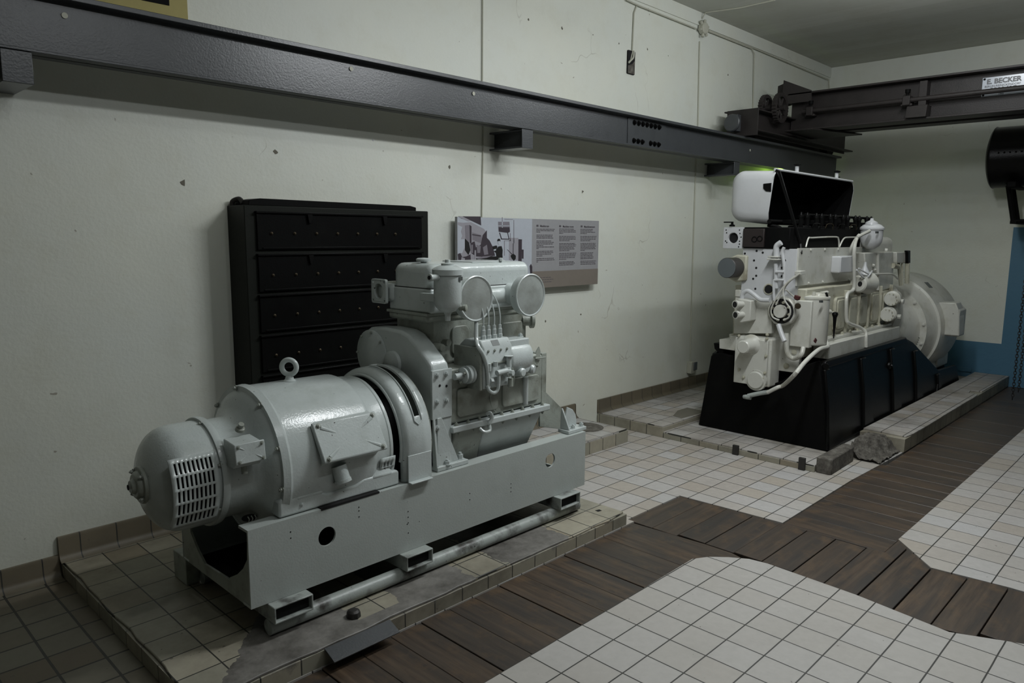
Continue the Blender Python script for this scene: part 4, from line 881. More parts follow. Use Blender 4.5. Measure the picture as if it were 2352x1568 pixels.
# large terminal box
tb = MB().prism([(2.372, 0.655), (2.448, 0.776), (2.50, 0.79), (2.56, 0.74), (2.53, 0.585), (2.42, 0.602)], 'x', 1.438, 1.700).build('terminal_box', M_GREY, G, 0.005)
MB().prism([(2.352, 0.648), (2.356, 0.640), (2.372, 0.640), (2.452, 0.770), (2.446, 0.782), (2.434, 0.780)], 'x', 1.424, 1.712).build('box_lid', M_GREY, tb, 0.004)
lid_ridges(1.424, 1.712, (2.351, 0.646), (2.433, 0.780), (0, -0.85, 0.53), 'lid_rib', tb, 0.010)
for (x, y, z) in ((1.445, 2.430, 0.770), (1.692, 2.430, 0.770), (1.445, 2.358, 0.655), (1.692, 2.358, 0.655)): bolt(tb, (x, y, z), (0, -0.85, 0.53), M_GREYD, 0.008, 0.007)
MB().prism([(2.50, 0.80), (2.60, 0.84), (2.62, 0.55), (2.56, 0.50), (2.50, 0.60)], 'x', 1.40, 1.71).build('box_neck', M_GREY, tb, 0.012)
MB().lathe((1.515, 2.405, 0.605), (0.12, -0.30, -0.95), [(0, 0.032), (0.01, 0.030), (0.055, 0.030), (0.055, 0.033), (0.068, 0.033), (0.072, 0.022), (0.075, 0)], 28).build('cable_gland', M_GREY, tb)
MB().lathe((1.655, 2.455, 0.597), (0.0, -0.35, -0.95), [(0, 0.020), (0.04, 0.019), (0.04, 0.014), (0.06, 0.014), (0.062, 0)], 20).build('cable_gland', M_GREYD, tb)
# feet of the generator
ft = MB().prism([(1.268, 0.454), (1.815, 0.454), (1.815, 0.512), (1.80, 0.518), (1.64, 0.518), (1.60, 0.502), (1.47, 0.500), (1.43, 0.520), (1.41, 0.526), (1.28, 0.526), (1.268, 0.518)], 'y', 2.418, 2.505).build('mounting_foot', M_GREY, G, 0.008)
MB().prism([(1.268, 0.454), (1.815, 0.454), (1.815, 0.512), (1.268, 0.518)], 'y', 2.895, 2.98).build('mounting_foot', M_GREY, G, 0.008)
MB().prism([(1.43, 0.446), (1.70, 0.449), (1.70, 0.456), (1.43, 0.456)], 'y', 2.3985, 2.45).build('shim_gap', M_HOLE, ft)
def pedestal(x0, x1):
    s = MB(); P = [(2.412, 0.505, 0.95), (2.428, 0.535, 0.55), (2.440, 0.585, 0.22), (2.450, 0.66, 0.10), (2.49, 0.74, 0.0)]
    rings = []
    for (y, z, k) in P:
        w_ = (x1-x0)/2*(0.62+0.5*k); c = (x0+x1)/2
        rings.append([s.bm.verts.new((c-w_, y+0.02, z)), s.bm.verts.new((c-w_*0.6, y, z)), s.bm.verts.new((c+w_*0.6, y, z)), s.bm.verts.new((c+w_, y+0.02, z)), s.bm.verts.new((c+w_, 2.64, z)), s.bm.verts.new((c-w_, 2.64, z))])
    for A, B in zip(rings, rings[1:]):
        for i in range(6): s.bm.faces.new((A[i], A[(i+1) % 6], B[(i+1) % 6], B[i]))
    s.bm.faces.new(rings[0][::-1]); s.bm.faces.new(rings[-1])
    return s.build('foot_pedestal', M_GREY, G, 0.012, ang=50, seg=3)
pedestal(1.315, 1.475); pedestal(1.66, 1.80)
for (x, y, z) in ((1.305, 2.455, 0.526), (1.345, 2.455, 0.526), (1.735, 2.450, 0.518)): bolt(ft, (x, y, z), (0, 0, 1), M_GREYD, 0.013, 0.016)
bolt(ft, (1.36, 2.418, 0.487), (0, -1, 0), M_GREY, 0.006, 0.003)
# coupling guard with curved slot
s = MB(); xe = [1.834, 1.841, 1.850, 1.860, 1.902, 1.932, 1.975]
rr = [0.272, 0.286, 0.296, 0.300, 0.3025, 0.302, 0.3015]
angs = [-12+i*4 for i in range(52)]
V = []
for x, r in zip(xe, rr):
    V.append([s.bm.verts.new((x, gy-r*math.cos(math.radians(a)), gz+r*math.sin(math.radians(a)))) for a in angs])
for i in range(6):
    for j in range(len(angs)-1):
        if i == 4 and 22 <= angs[j] < 94: continue
        s.bm.faces.new((V[i][j], V[i+1][j], V[i+1][j+1], V[i][j+1]))
for end, sg in ((0, -1), (len(angs)-1, 1)):
    low = [s.bm.verts.new((x, V[k][end].co.y, 0.455)) for k, x in enumerate(xe)]
    for i in range(6): s.bm.faces.new((low[i], low[i+1], V[i+1][end], V[i][end]))
cg = s.build('coupling_guard', M_GREY, G, solid=0.006)
s = MB()
pts = [(1.897, gy-0.304*math.cos(math.radians(a)), gz+0.304*math.sin(math.radians(a))) for a in range(20, 99, 4)]
pts2 = [(1.937, p[1], p[2]) for p in pts[::-1]]
s.tube(pts+[(1.913, gy-0.304*math.cos(math.radians(98)), gz+0.304*math.sin(math.radians(98)))]+pts2+[(1.913, gy-0.304*math.cos(math.radians(17)), gz+0.304*math.sin(math.radians(17))), pts[0]], 0.0035, 8, smooth=False)
s.build('slot_rim', M_GREY, cg)
s = MB(); s.tube([(1.838, gy-0.270*math.cos(math.radians(a)), gz+0.270*math.sin(math.radians(a))) for a in range(-14, 195, 5)], 0.008, 10, smooth=False)
s.build('guard_lip', M_GREY, cg)
MB().box(1.848, 1.975, 2.398, 2.404, 0.455, 0.572).box(1.848, 1.965, 2.375, 2.404, 0.452, 0.458).build('guard_apron', M_GREY, cg, 0.002)
MB().lathe((1.976, gy, gz), (1, 0, 0), [(0, 0.30), (0.004, 0.30), (0.004, 0)], 56).build('guard_back', M_GREYD, cg)

# engine block group
gh = MB().prism([(2.44, 0.455), (2.462, 0.68), (2.462, 0.900), (2.470, 0.928), (2.495, 0.950), (2.560, 1.000), (2.625, 1.045), (2.68, 1.060), (2.80, 1.064), (2.915, 1.055), (2.975, 1.022), (3.012, 0.965), (3.018, 0.90), (3.0, 0.76), (2.98, 0.6), (2.96, 0.455)][::-1], 'x', 2.03, 2.135).build('gear_housing', M_GREY, G, 0.014, seg=3)
MB().lathe((2.032, 2.905, 0.925), (-1, 0, 0), [(-0.02, 0.118), (0.006, 0.118), (0.010, 0.112), (0.012, 0)], 48).build('round_cover', M_GREY, gh)
for d_ in (0, 50, 95, 140, 200, 250, 310):
    a_ = math.radians(d_); bolt(gh, (2.021, 2.905+0.106*math.cos(a_), 0.925+0.106*math.sin(a_)), (-1, 0, 0), M_GREYD, 0.005, 0.004)
MB().lathe((2.030, 2.735, 0.905), (-1, 0, 0), [(0, 0.058), (0.014, 0.056), (0.018, 0.048), (0.019, 0)], 36).build('access_cap', M_GREY, gh)
mp = MB().box(2.025, 2.14, 2.452, 2.466, 0.685, 0.905).build('bolting_plate', M_GREY, gh, 0.002)
for (x, z) in ((2.052, 0.885), (2.105, 0.885), (2.052, 0.765), (2.105, 0.765)): bolt(mp, (x, 2.452, z), (0, -1, 0), M_GREY, 0.0095, 0.008)
for (x, z) in ((2.068, 0.835), (2.107, 0.828)): MB().lathe((x, 2.4515, z), (0, -1, 0), [(0, 0.006), (0.001, 0.006)], 12).build('bolt_hole', M_HOLE, mp)
fb = MB().box(2.03, 2.215, 2.425, 2.495, 0.453, 0.474).build('engine_foot', M_GREY, G, 0.003)
MB().prism([(2.05, 0.474), (2.175, 0.474), (2.075, 0.69), (2.05, 0.69)], 'y', 2.447, 2.457).prism([(2.43, 0.474), (2.495, 0.474), (2.475, 0.69), (2.452, 0.69)], 'x', 2.03, 2.042).box(2.03, 2.14, 2.457, 2.47, 0.47, 0.70).build('foot_gusset', M_GREY, fb, 0.002)
bolt(fb, (2.095, 2.435, 0.474), (0, 0, 1), M_GREY, 0.013, 0.014); bolt(fb, (2.19, 2.455, 0.474), (0, 0, 1), M_GREY, 0.014, 0.02); bolt(mp, (2.052, 2.45, 0.648), (0, -1, 0), M_GREY, 0.0095, 0.008)
cc = MB().box(2.135, 2.765, 2.468, 2.93, 0.64, 0.895).build('crankcase', M_GREYD, G, 0.010)
MB().prism(rrect(2.18, 2.44, 0.668, 0.80, 0.02), 'y', 2.458, 2.47).prism(rrect(2.47, 2.73, 0.668, 0.80, 0.02), 'y', 2.458, 2.47).build('crankcase_door', M_GREYD, cc, 0.003)
for x in (2.20, 2.26, 2.32, 2.40, 2.50, 2.58, 2.66, 2.71): bolt(cc, (x, 2.458, 0.845 - (0.02 if x < 2.4 else 0)), (0, -1, 0), M_GREYD, 0.006, 0.006)
cb = MB().box(2.135, 2.768, 2.585, 2.85, 0.89, 1.135).box(2.105, 2.775, 2.578, 2.87, 1.098, 1.135).build('cylinder_block', M_GREYD, G, 0.012)
MB().prism(rrect(2.25, 2.36, 0.93, 1.07, 0.03), 'y', 2.577, 2.59).prism(rrect(2.40, 2.52, 0.93, 1.07, 0.03), 'y', 2.577, 2.59).prism(rrect(2.58, 2.73, 0.97, 1.06, 0.015), 'y', 2.577, 2.59).build('side_cover', M_GREYD, cb, 0.004)
MB().box(2.101, 2.79, 2.574, 2.88, 1.128, 1.140).build('head_gasket', M_GREYD, G, 0.001)
hd = MB().box(2.112, 2.785, 2.562, 2.872, 1.140, 1.250).build('cylinder_head', M_GREY, G, 0.009, seg=4)
MB().box(2.117, 2.783, 2.5685, 2.858, 1.2495, 1.2535).build('cover_gasket', M_RUBBER, G)
vc = MB().box(2.118, 2.782, 2.570, 2.855, 1.195, 1.362).build('valve_cover', M_GREY, G, 0.042, seg=6)
MB().box(2.40, 2.66, 2.60, 2.82, 1.36, 1.366).build('cover_pad', M_GREY, vc, 0.003)
MB().lathe((2.185, gy, 1.358), (0, 0, 1), [(0, 0.014), (0.012, 0.014), (0.012, 0.034), (0.022, 0.036), (0.027, 0.028), (0.029, 0)], 28).build('filler_cap', M_GREY, vc)
MB().lathe((2.69, gy, 1.36), (0, 0, 1), [(0, 0.022), (0.006, 0.022), (0.008, 0.012), (0.016, 0.012), (0.018, 0)], 6).build('cover_nut', M_GREY, vc)
# outlet flange at the left end of the head
fo = MB().prism(rrect(2.852, 2.968, 1.166, 1.282, 0.012, 4), 'x', 2.078, 2.092, holes=[circ(2.91, 1.224, 0.036)] + [circ(2.91+a*0.044, 1.224+b*0.044, 0.006, 10) for a in (-1, 1) for b in (-1, 1)]).build('outlet_flange', M_GREY, G, 0.002)
s = MB(); s.lathe((2.088, 2.91, 1.224), (1, 0, 0), [(0, 0.036), (0.04, 0.036), (0.06, 0.03)], 28, cap=False); s.lathe((2.088, 2.91, 1.224), (1, 0, 0), [(0, 0.042), (0.035, 0.046), (0.09, 0.046)], 28, cap=False)
s.build('outlet_pipe', M_GREYD, fo)
MB().box(2.10, 2.30, 2.83, 2.96, 1.175, 1.262).build('exhaust_manifold', M_GREY, G, 0.02)
# fuel filter
fx, fy, fz = 2.100, 2.432, 0
ff = MB().lathe((fx, fy, 0), (0, 0, 1), [(1.155, 0), (1.157, 0.014), (1.166, 0.036), (1.182, 0.052), (1.205, 0.061), (1.32, 0.061), (1.322, 0.067), (1.345, 0.068), (1.352, 0.060), (1.362, 0.036), (1.367, 0)], 40).build('fuel_filter', M_GREY, G)
MB().lathe((fx, fy, 1.355), (0, 0, 1), [(0, 0.028), (0.016, 0.028), (0.02, 0.012), (0.032, 0.011), (0.034, 0)], 20).build('filter_cap', M_GREY, ff)
MB().lathe((fx, fy, 1.122), (0, 0, 1), [(0, 0.012), (0.026, 0.013), (0.04, 0.02)], 6).build('drain_plug', M_GREY, ff)
MB().cyl((fx-0.05, fy-0.005, 1.314), (fx-0.105, fy-0.012, 1.314), 0.013).lathe((fx-0.100, fy-0.012, 1.314), (-1, -0.1, 0), [(0, 0.016), (0.012, 0.016)], 12).build('inlet_stub', M_GREY, ff)
MB().lathe((fx-0.1125, fy-0.012, 1.314), (-1, -0.1, 0), [(0, 0.009), (0.001, 0.009)], 12).build('inlet_mouth', M_HOLE, ff)
MB().lathe((fx+0.04, fy-0.03, 1.176), (0.5, -1, 0.1), [(0, 0.011), (0.02, 0.011), (0.022, 0.016), (0.034, 0.015), (0.036, 0)], 10).build('bleed_valve', M_GREYD, ff)
MB().prism([(fx+0.010, 1.298), (fx+0.030, 1.300), (fx+0.030, 1.316), (fx+0.010, 1.314)], 'y', fy-0.0635, fy-0.058).build('label_plate', M_PLATE, ff)
MB().box(fx-0.02, fx+0.06, fy+0.03, 2.60, 1.20, 1.235).build('filter_bracket', M_GREY, ff, 0.003)
# round mesh air filters
for (ax_, az_) in ((2.2629, 1.2096), (2.6231, 1.2060)):
    af = MB().lathe((ax_, 2.425, az_), (0, 1, 0), [(0.0, 0.094), (-0.003, 0.100), (0.0, 0.104), (0.008, 0.104), (0.010, 0.099), (0.046, 0.097), (0.056, 0.088), (0.058, 0)], 56, cap=False).build('air_filter', M_GREY, G)
    MB().lathe((ax_, 2.426, az_), (0, 1, 0), [(-0.004, 0), (-0.002, 0.06), (0.0, 0.096)], 48).build('wire_gauze', M_SCREEN, af)
    MB().lathe((ax_, 2.47, az_), (0, 1, 0), [(0, 0.046), (0.02, 0.044), (0.035, 0.050), (0.05, 0.052), (0.10, 0.052)], 32).build('intake_neck', M_GREY, af)
MB().lathe((2.20, 2.590, 1.200), (1, 0, 0), [(0, 0), (0, 0.045), (0.5, 0.045), (0.54, 0.03), (0.56, 0)], 24).build('intake_manifold', M_GREY, G)
# injection pump, governor and pipework
pu = MB().prism([(2.375, 0.80), (2.375, 0.985), (2.400, 1.022), (2.50, 1.022), (2.54, 0.99), (2.54, 0.80)], 'x', 2.262, 2.445).build('injection_pump', M_GREY, G, 0.006)
MB().box(2.29, 2.42, 2.368, 2.378, 0.912, 0.918).build('pump_seam', M_GREYD, pu)
MB().prism([(2.3795, 0.9935), (2.3955, 1.0175), (2.3985, 1.016), (2.3825, 0.992)], 'x', 2.325, 2.370).build('name_plate', M_PLATE, pu)
for x in (2.29, 2.33, 2.37, 2.41): bolt(pu, (x, 2.375, 0.973), (0, -1, 0), M_GREYD, 0.0045, 0.004)
MB().box(2.245, 2.262, 2.38, 2.56, 0.795, 0.99).build('pump_end_plate', M_GREYD, pu, 0.004)
xb = [2.3018, 2.3349, 2.3713, 2.4082]
for i, x in enumerate(xb):
    b_ = MB().lathe((x, 2.42, 1.018), (0, 0, 1), [(0, 0.013), (0.02, 0.013), (0.022, 0.0105), (0.046, 0.0105), (0.048, 0.008), (0.064, 0.008), (0.066, 0)], 6).build('pump_outlet', M_GREY, pu)
    MB().tube([(x, 2.42, 1.07), (x, 2.42, 1.13), (x-0.006, 2.435, 1.19), (x-0.014-0.006*i, 2.46, 1.24), (x-0.03-0.01*i, 2.51, 1.268), (x-0.03, 2.58, 1.26)], 0.0032, 8).build('injection_pipe', M_GREY, b_)
gv = MB().lathe((2.445, 2.455, 0.912), (1, 0, 0), [(0, 0), (0, 0.075), (0.008, 0.083), (0.13, 0.083), (0.155, 0.075), (0.17, 0.055), (0.176, 0)], 40).box(2.447, 2.59, 2.40, 2.52, 0.93, 1.004).build('governor', M_GREY, G, 0.012, seg=3)
MB().lathe((2.52, 2.375, 0.845), (0, -1, 0), [(-0.05, 0.022), (0, 0.022), (0.006, 0.016), (0.007, 0)], 20).lathe((2.565, 2.39, 0.86), (0, -1, 0), [(-0.05, 0.02), (0, 0.02), (0.004, 0)], 20).build('governor_boss', M_GREY, gv)
bolt(gv, (2.59, 2.46, 1.004), (0, 0, 1), M_GREY, 0.011, 0.010)
MB().cyl((2.60, 2.43, 0.90), (2.66, 2.425, 0.905), 0.010).prism([(2.655, 0.905), (2.665, 0.93), (2.682, 0.948), (2.692, 0.925), (2.690, 0.885), (2.672, 0.862), (2.656, 0.878)], 'y', 2.418, 2.424).cyl((2.65, 2.415, 0.893), (2.715, 2.405, 0.893), 0.0035, n=8).build('stop_lever', M_GREYD, gv)
MB().lathe((2.62, 2.43, 0.845), (0.4, -1, -0.1), [(0, 0.02), (0.02, 0.024), (0.03, 0.018), (0.034, 0)], 16).cyl((2.62, 2.45, 0.80), (2.63, 2.46, 0.66), 0.014).build('oil_filler', M_GREY, gv)
sh = MB().cyl((2.135, 2.43, 0.868), (2.20, 2.43, 0.868), 0.015).build('pump_shaft', M_GREY, G)
MB().lathe((2.178, 2.43, 0.868), (1, 0, 0), [(0, 0.022), (0.004, 0.036), (0.012, 0.036), (0.013, 0.024), (0.022, 0.024), (0.023, 0.042), (0.036, 0.042), (0.038, 0.036), (0.044, 0.036), (0.046, 0.042), (0.056, 0.041), (0.065, 0.032), (0.066, 0)], 32).build('shaft_coupling', M_GREY, sh)
for d_ in (30, 150, 270):
    a_ = math.radians(d_); bolt(sh, (2.177, 2.43+0.03*math.cos(a_), 0.868+0.03*math.sin(a_)), (-1, 0, 0), M_GREYD, 0.006, 0.006)
MB().lathe((2.15, 2.58, 0.985), (0.1, -1, 0), [(0, 0.02), (0.03, 0.02), (0.05, 0.016), (0.052, 0)], 16).lathe((2.21, 2.585, 1.0), (0.1, -1, 0), [(0, 0.017), (0.03, 0.017), (0.032, 0)], 16).build('block_plug', M_GREYD, cb)
MB().tube([(2.2770, 2.4400, 1.1146), (2.2585, 2.4200, 1.0346), (2.2412, 2.3900, 0.9999), (2.2546, 2.3700, 0.9612), (2.2744, 2.3650, 0.8999), (2.2831, 2.3650, 0.8084)], 0.0095, 10).build('fuel_pipe', M_GREY, G)
MB().tube([(2.2748, 2.3650, 0.8197), (2.2838, 2.3600, 0.7950), (2.3143, 2.3600, 0.7803), (2.3344, 2.3550, 0.7984), (2.3345, 2.3500, 0.8640)], 0.008, 10).build('fuel_pipe', M_GREY, G)
MB().tube([(2.3727, 2.4400, 0.7589), (2.3816, 2.4550, 0.7278), (2.3983, 2.4600, 0.6820), (2.4276, 2.4600, 0.6494)], 0.003, 6).build('drain_wire', M_GREYD, G)
fp = MB().cyl((2.3205, 2.3500, 0.8719), (2.3882, 2.3500, 0.8753), 0.013).lathe((2.4004, 2.3450, 0.8642), (0.2, -1, 0), [(-0.03, 0.022), (0.0, 0.022), (0.002, 0.016), (0.02, 0.014), (0.021, 0)], 6).build('feed_pump', M_GREY, G, 0.001)
MB().cyl((2.4046, 2.3550, 0.8910), (2.4041, 2.3550, 0.9360), 0.012).lathe((2.4041, 2.3550, 0.9381), (0, 0, 1), [(0, 0.019), (0.004, 0.021), (0.007, 0)], 20).build('priming_plunger', M_GREY, fp)
MB().cyl((2.4167, 2.3550, 0.8360), (2.4142, 2.3550, 0.7992), 0.013).lathe((2.4142, 2.3550, 0.7992), (0, 0, -1), [(0, 0.015), (0.008, 0.008), (0.01, 0)], 14).build('sediment_bowl', M_GREYD, fp)
MB().tube([(2.4227, 2.3500, 0.8833), (2.4296, 2.3450, 0.8419), (2.4295, 2.3500, 0.7998)], 0.003, 6).build('bowl_clamp', M_GREYD, fp)
MB().cyl((2.2825, 2.3650, 0.9188), (2.2827, 2.3650, 0.8848), 0.013, n=6).cyl((2.2863, 2.3600, 0.8389), (2.3028, 2.3600, 0.8366), 0.014, n=6).cyl((2.3217, 2.3600, 0.9248), (2.3219, 2.3600, 0.9006), 0.011, n=6).build('pipe_union', M_GREY, fp)
MB().lathe((2.5907, 2.6000, 1.3649), (0, 0, 1), [(0, 0.01), (0.01, 0.01)], 6).build('cover_screw', M_GREY, vc)
# rear auxiliary flange
MB().lathe((2.745, 2.60, 1.06), (1, -0.6, 0), [(0, 0.03), (0.045, 0.03), (0.046, 0.043), (0.062, 0.043), (0.064, 0.03), (0.07, 0)], 28).build('rear_flange', M_GREYD, G)
# sump
sr = MB().box(2.132, 2.795, 2.437, 2.96, 0.606, 0.636).build('sump_flange', M_GREY, G, 0.005)
for i in range(9): bolt(sr, (2.165+i*0.073, 2.452, 0.636), (0, 0, 1), M_GREYD, 0.0075, 0.009)
for i in range(7): bolt(sr, (2.18+i*0.095, 2.452, 0.606), (0, 0, -1), M_GREYD, 0.007, 0.009)
MB().prism([(2.46, 0.606), (2.94, 0.606), (2.88, 0.36), (2.53, 0.36)], 'x', 2.16, 2.35, f=None).build('sump', M_GREYD, G, 0.01)
MB().prism([(2.462, 0.606), (2.94, 0.606), (2.88, 0.36), (2.54, 0.36)], 'x', 2.352, 2.765, f=lambda c: Vector((c.x-(0.606-c.z)*(0.28 if c.x > 2.5 else 0), c.y, c.z))).build('sump', M_GREY, G, 0.01)
MB().tube([(2.345, 2.44, 0.66), (2.352, 2.425, 0.668), (2.36, 2.42, 0.645), (2.345, 2.425, 0.62)], 0.009, 8).tube([(2.30, 2.44, 0.60), (2.31, 2.42, 0.585), (2.345, 2.42, 0.585), (2.352, 2.43, 0.61)], 0.008, 8).build('pipe_clamp', M_GREY, sr)
# rear engine mount
rm = MB().prism([(2.8485, 2.5600, 0.7061)[::2], (3.0675, 2.5600, 0.5249)[::2], (3.0180, 2.5600, 0.4401)[::2], (2.8529, 2.5600, 0.4829)[::2]], 'y', 2.56, 2.572).box(2.76, 2.795, 2.468, 2.93, 0.62, 0.90).build('rear_mount', M_GREYD, G, 0.002)
rf = MB().box(2.925, 3.075, 2.420, 2.495, 0.453, 0.472).build('engine_foot', M_GREY, G, 0.003)
MB().prism([(2.94, 0.472), (3.05, 0.472), (3.052, 0.50), (3.042, 0.535), (3.018, 0.565), (2.975, 0.585)], 'y', 2.47, 2.482).prism([(2.425, 0.472), (2.49, 0.472), (2.485, 0.575), (2.478, 0.585)], 'x', 2.935, 2.945).build('foot_gusset', M_GREY, rf, 0.003)
for x in (2.985, 3.055): bolt(rf, (x, 2.44, 0.472), (0, 0, 1), M_GREY, 0.012, 0.014)

G.location = (2.0412, 2.6244, 0.0695); G.scale = (0.972, 0.972, 0.972)

# ================================================================ CREAM DIESEL ENGINE ON BLACK BASE
D = thing('diesel_engine', 'tall cream-white diesel engine on a black cast base with its cover propped open', 'diesel engine', (6.6, 2.345, 0.05))
AY = 2.345
def lean(c):
    k = (0.66-c.z)/0.62*0.095
    return Vector((c.x, c.y + (-k if c.y < AY else k), c.z))
s = MB()
side = [(5.0, 0.05), (8.38, 0.05), (8.30, 0.24), (7.70, 0.262), (7.02, 0.59), (6.80, 0.655), (5.08, 0.650), (5.0, 0.62)]
s.prism(side, 'y', 1.945, 1.975, f=lean); s.prism(side, 'y', 2.715, 2.745, f=lean)
bs = s.build('cast_base', M_BLACK, D, 0.006)
nz = [(5.0000, 2.5759, 0.6281)[1:], (5.0000, 2.5491, 0.4584)[1:], (5.0000, 2.4708, 0.4144)[1:], (5.0000, 2.3759, 0.4062)[1:], (5.0000, 2.1957, 0.4902)[1:], (5.0000, 2.0401, 0.6228)[1:], (5.0000, 1.9532, 0.6641)[1:]]
MB().prism([(1.855, 0.05), (2.835, 0.05), (2.757, 0.600), (2.735, 0.622), (2.66, 0.632), (2.60, 0.622)] + [tuple(p) for p in nz] + [(1.945, 0.655)], 'x', 4.995, 5.03).build('base_end', M_BLACKM, D, 0.006)
MB().prism([(5.03, 0.05), (5.03, 0.40), (5.4, 0.60), (6.85, 0.62), (7.02, 0.57), (7.70, 0.245), (8.30, 0.225), (8.37, 0.05)], 'y', 1.985, 2.70).build('base_core', M_BLACKM, D)
MB().prism([(2.735, 0.655), (2.745, 0.70), (2.66, 0.70), (2.66, 0.60)], 'x', 5.0, 5.12).build('base_lug', M_BLACKM, D, 0.006)
for x0_, x1_ in ((5.04, 5.12), (5.72, 5.82), (6.38, 6.48), (6.98, 7.08), (7.6, 7.68)):
    h_ = 0.60 if x0_ < 6.9 else (0.52 if x0_ < 7.2 else 0.24)
    MB().prism([(x0_-0.06, 0.06), (x1_+0.06, 0.06), (x1_, h_*0.6), (x1_, h_), (x0_, h_), (x0_, h_*0.6)], 'y', 1.925, 1.95, f=lean).build('base_rib', M_BLACK, D, 0.008)
MB().prism([(5.02, 0.05), (8.37, 0.05), (8.37, 0.075), (5.02, 0.075)], 'y', 1.938, 1.95, f=lean).build('base_skirt', M_BLACK, D, 0.006)
MB().prism([(5.06, 0.60), (6.90, 0.60), (6.80, 0.658), (5.09, 0.653)], 'y', 1.93, 1.96).build('base_shoulder', M_BLACK, D, 0.012, seg=4)
MB().lathe((6.35, 1.915, 0.47), (0, -1, 0), [(0, 0.03), (0.012, 0.028), (0.02, 0.014), (0.03, 0.012), (0.031, 0)], 16).build('base_plug', M_BLACK, D)
MB().lathe((5.07, 1.93, 0.62), (-1, -0.6, 0), [(0, 0.022), (0.02, 0.02), (0.024, 0)], 16).build('base_plug', M_BLACK, D)
for (yy0, yy1) in ((1.965, 2.075), (2.62, 2.725)):
    MB().box(5.20, 6.72, yy0, yy1, 0.648, 0.752).build('mounting_rail', M_CREAM, D, 0.004)
cr = MB().box(5.05, 6.78, 2.085, 2.62, 0.66, 1.14).build('crankcase', M_CREAMD, D, 0.008)
MB().box(5.16, 6.72, 2.03, 2.09, 0.752, 0.775).build('bed_flange', M_CREAM, D, 0.004)
xd = [5.6598, 5.9055, 6.1280, 6.3924, 6.6540]
for i, x in enumerate(xd):
    d = MB().prism(rrect(x-0.115, x+0.075, 0.80, 1.055, 0.03), 'y', 2.066, 2.088).build('inspection_door', M_CREAMD, D, 0.004)
    MB().prism(rrect(x-0.095, x+0.055, 0.82, 1.035, 0.025), 'y', 2.058, 2.068).build('door_panel', M_CREAMD, d, 0.004)
    MB().box(x+0.082, x+0.094, 2.05, 2.09, 0.78, 1.10).build('crankcase_rib', M_CREAMD, d, 0.003)
for i in range(9): bolt(D, (5.34+0.16*i, 2.05, 0.775), (0, 0, 1), M_CREAMD, 0.012, 0.012)
up_ = MB().box(5.06, 6.35, 2.155, 2.55, 1.10, 1.41).build('cylinder_block', M_CREAM, D, 0.006)
fp_ = MB().box(5.0, 5.062, 2.148, 2.545, 1.03, 1.412).build('front_plate', M_WHITE, D, 0.002)
for (a, b) in ((1738,576),(1752,580),(1779,576),(1714,598),(1732,598),(1737,615),(1714,640),(1731,640),(1737,633),(1735,663),(1711,582),(1803,598),(1796,615),(1796,634)):
    pass
for p_ in ((5.0000, 2.4408, 1.3938), (5.0000, 2.3946, 1.3826), (5.0000, 2.3090, 1.3967), (5.0000, 2.5162, 1.3238), (5.0000, 2.4565, 1.3256), (5.0000, 2.4370, 1.2737), (5.0000, 2.5122, 1.1958), (5.0000, 2.4555, 1.1954), (5.0000, 2.4337, 1.2181), (5.0000, 2.4348, 1.1249), (5.0000, 2.5291, 1.3733), (5.0000, 2.2299, 1.3325), (5.0000, 2.2484, 1.2808), (5.0000, 2.2448, 1.2236)):
    MB().lathe((4.9995, p_[1], p_[2]), (-1, 0, 0), [(0, 0.008), (0.0008, 0.008)], 12).build('screw_hole', M_HOLE, fp_)
p_ = (5.0000, 2.3340, 1.1275)
MB().lathe((4.999, p_[1], p_[2]), (-1, 0, 0), [(0, 0.030), (0.008, 0.028), (0.009, 0)], 24).build('shaft_hole', M_HOLE, fp_)
MB().torus((4.999, p_[1], p_[2]), (1, 0, 0), 0.034, 0.006, 24, 6).build('shaft_hole_rim', M_CREAMD, fp_)
lo_ = MB().prism([(5.0000, 2.5756, 1.0564)[1:], (5.0000, 2.3004, 1.0497)[1:], (5.0000, 2.2863, 0.8190)[1:], (5.0000, 2.5746, 0.7904)[1:]], 'x', 4.98, 5.06).build('lower_front_plate', M_CREAM, D, 0.003)
MB().prism([(2.10, 0.55), (2.36, 0.55), (2.36, 1.05), (2.10, 1.05)], 'x', 5.04, 5.08).build('side_front_plate', M_CREAM, D, 0.004)
for p_ in ((5.0400, 2.1396, 0.8085), (5.0400, 2.1418, 0.6975), (5.0400, 2.1915, 0.5919), (5.0400, 2.1478, 0.8874)):
    MB().lathe((5.04, p_[1], p_[2]), (-1, 0, 0), [(0, 0.020), (0.004, 0.020), (0.0045, 0.014), (0.006, 0.013), (0.006, 0)], 18).build('screw_plug', M_CREAMD, D)
# side panel and switch box
sp_ = MB().box(5.005, 6.20, 2.138, 2.152, 1.160, 1.418).build('side_panel', M_CREAM, D, 0.001)
for x in (5.20, 5.45, 5.70, 5.95):
    for z in (1.405, 1.172): bolt(sp_, (x, 2.138, z), (0, -1, 0), M_CREAM, 0.008, 0.004)
sb_ = MB().prism(rrect(5.5872, 5.8925, 1.2317, 1.3554, 0.012), 'y', 2.075, 2.14).build('switch_box', M_WHITE, D, 0.006)
MB().prism(rrect(5.5872+0.005, 5.7238, 1.2317+0.004, 1.3554-0.004, 0.01), 'y', 2.070, 2.078).build('box_cover', M_WHITE, sb_, 0.004)
MB().lathe((5.45, 2.13, 1.12), (0, -1, 0), [(0, 0.01), (0.004, 0.01)], 10).prism([(5.4921, 1.1056), (5.6076, 1.1130), (5.6076, 1.1229), (5.4921, 1.1185)], 'y', 2.10, 2.13).build('name_plate', M_PLATE, D)
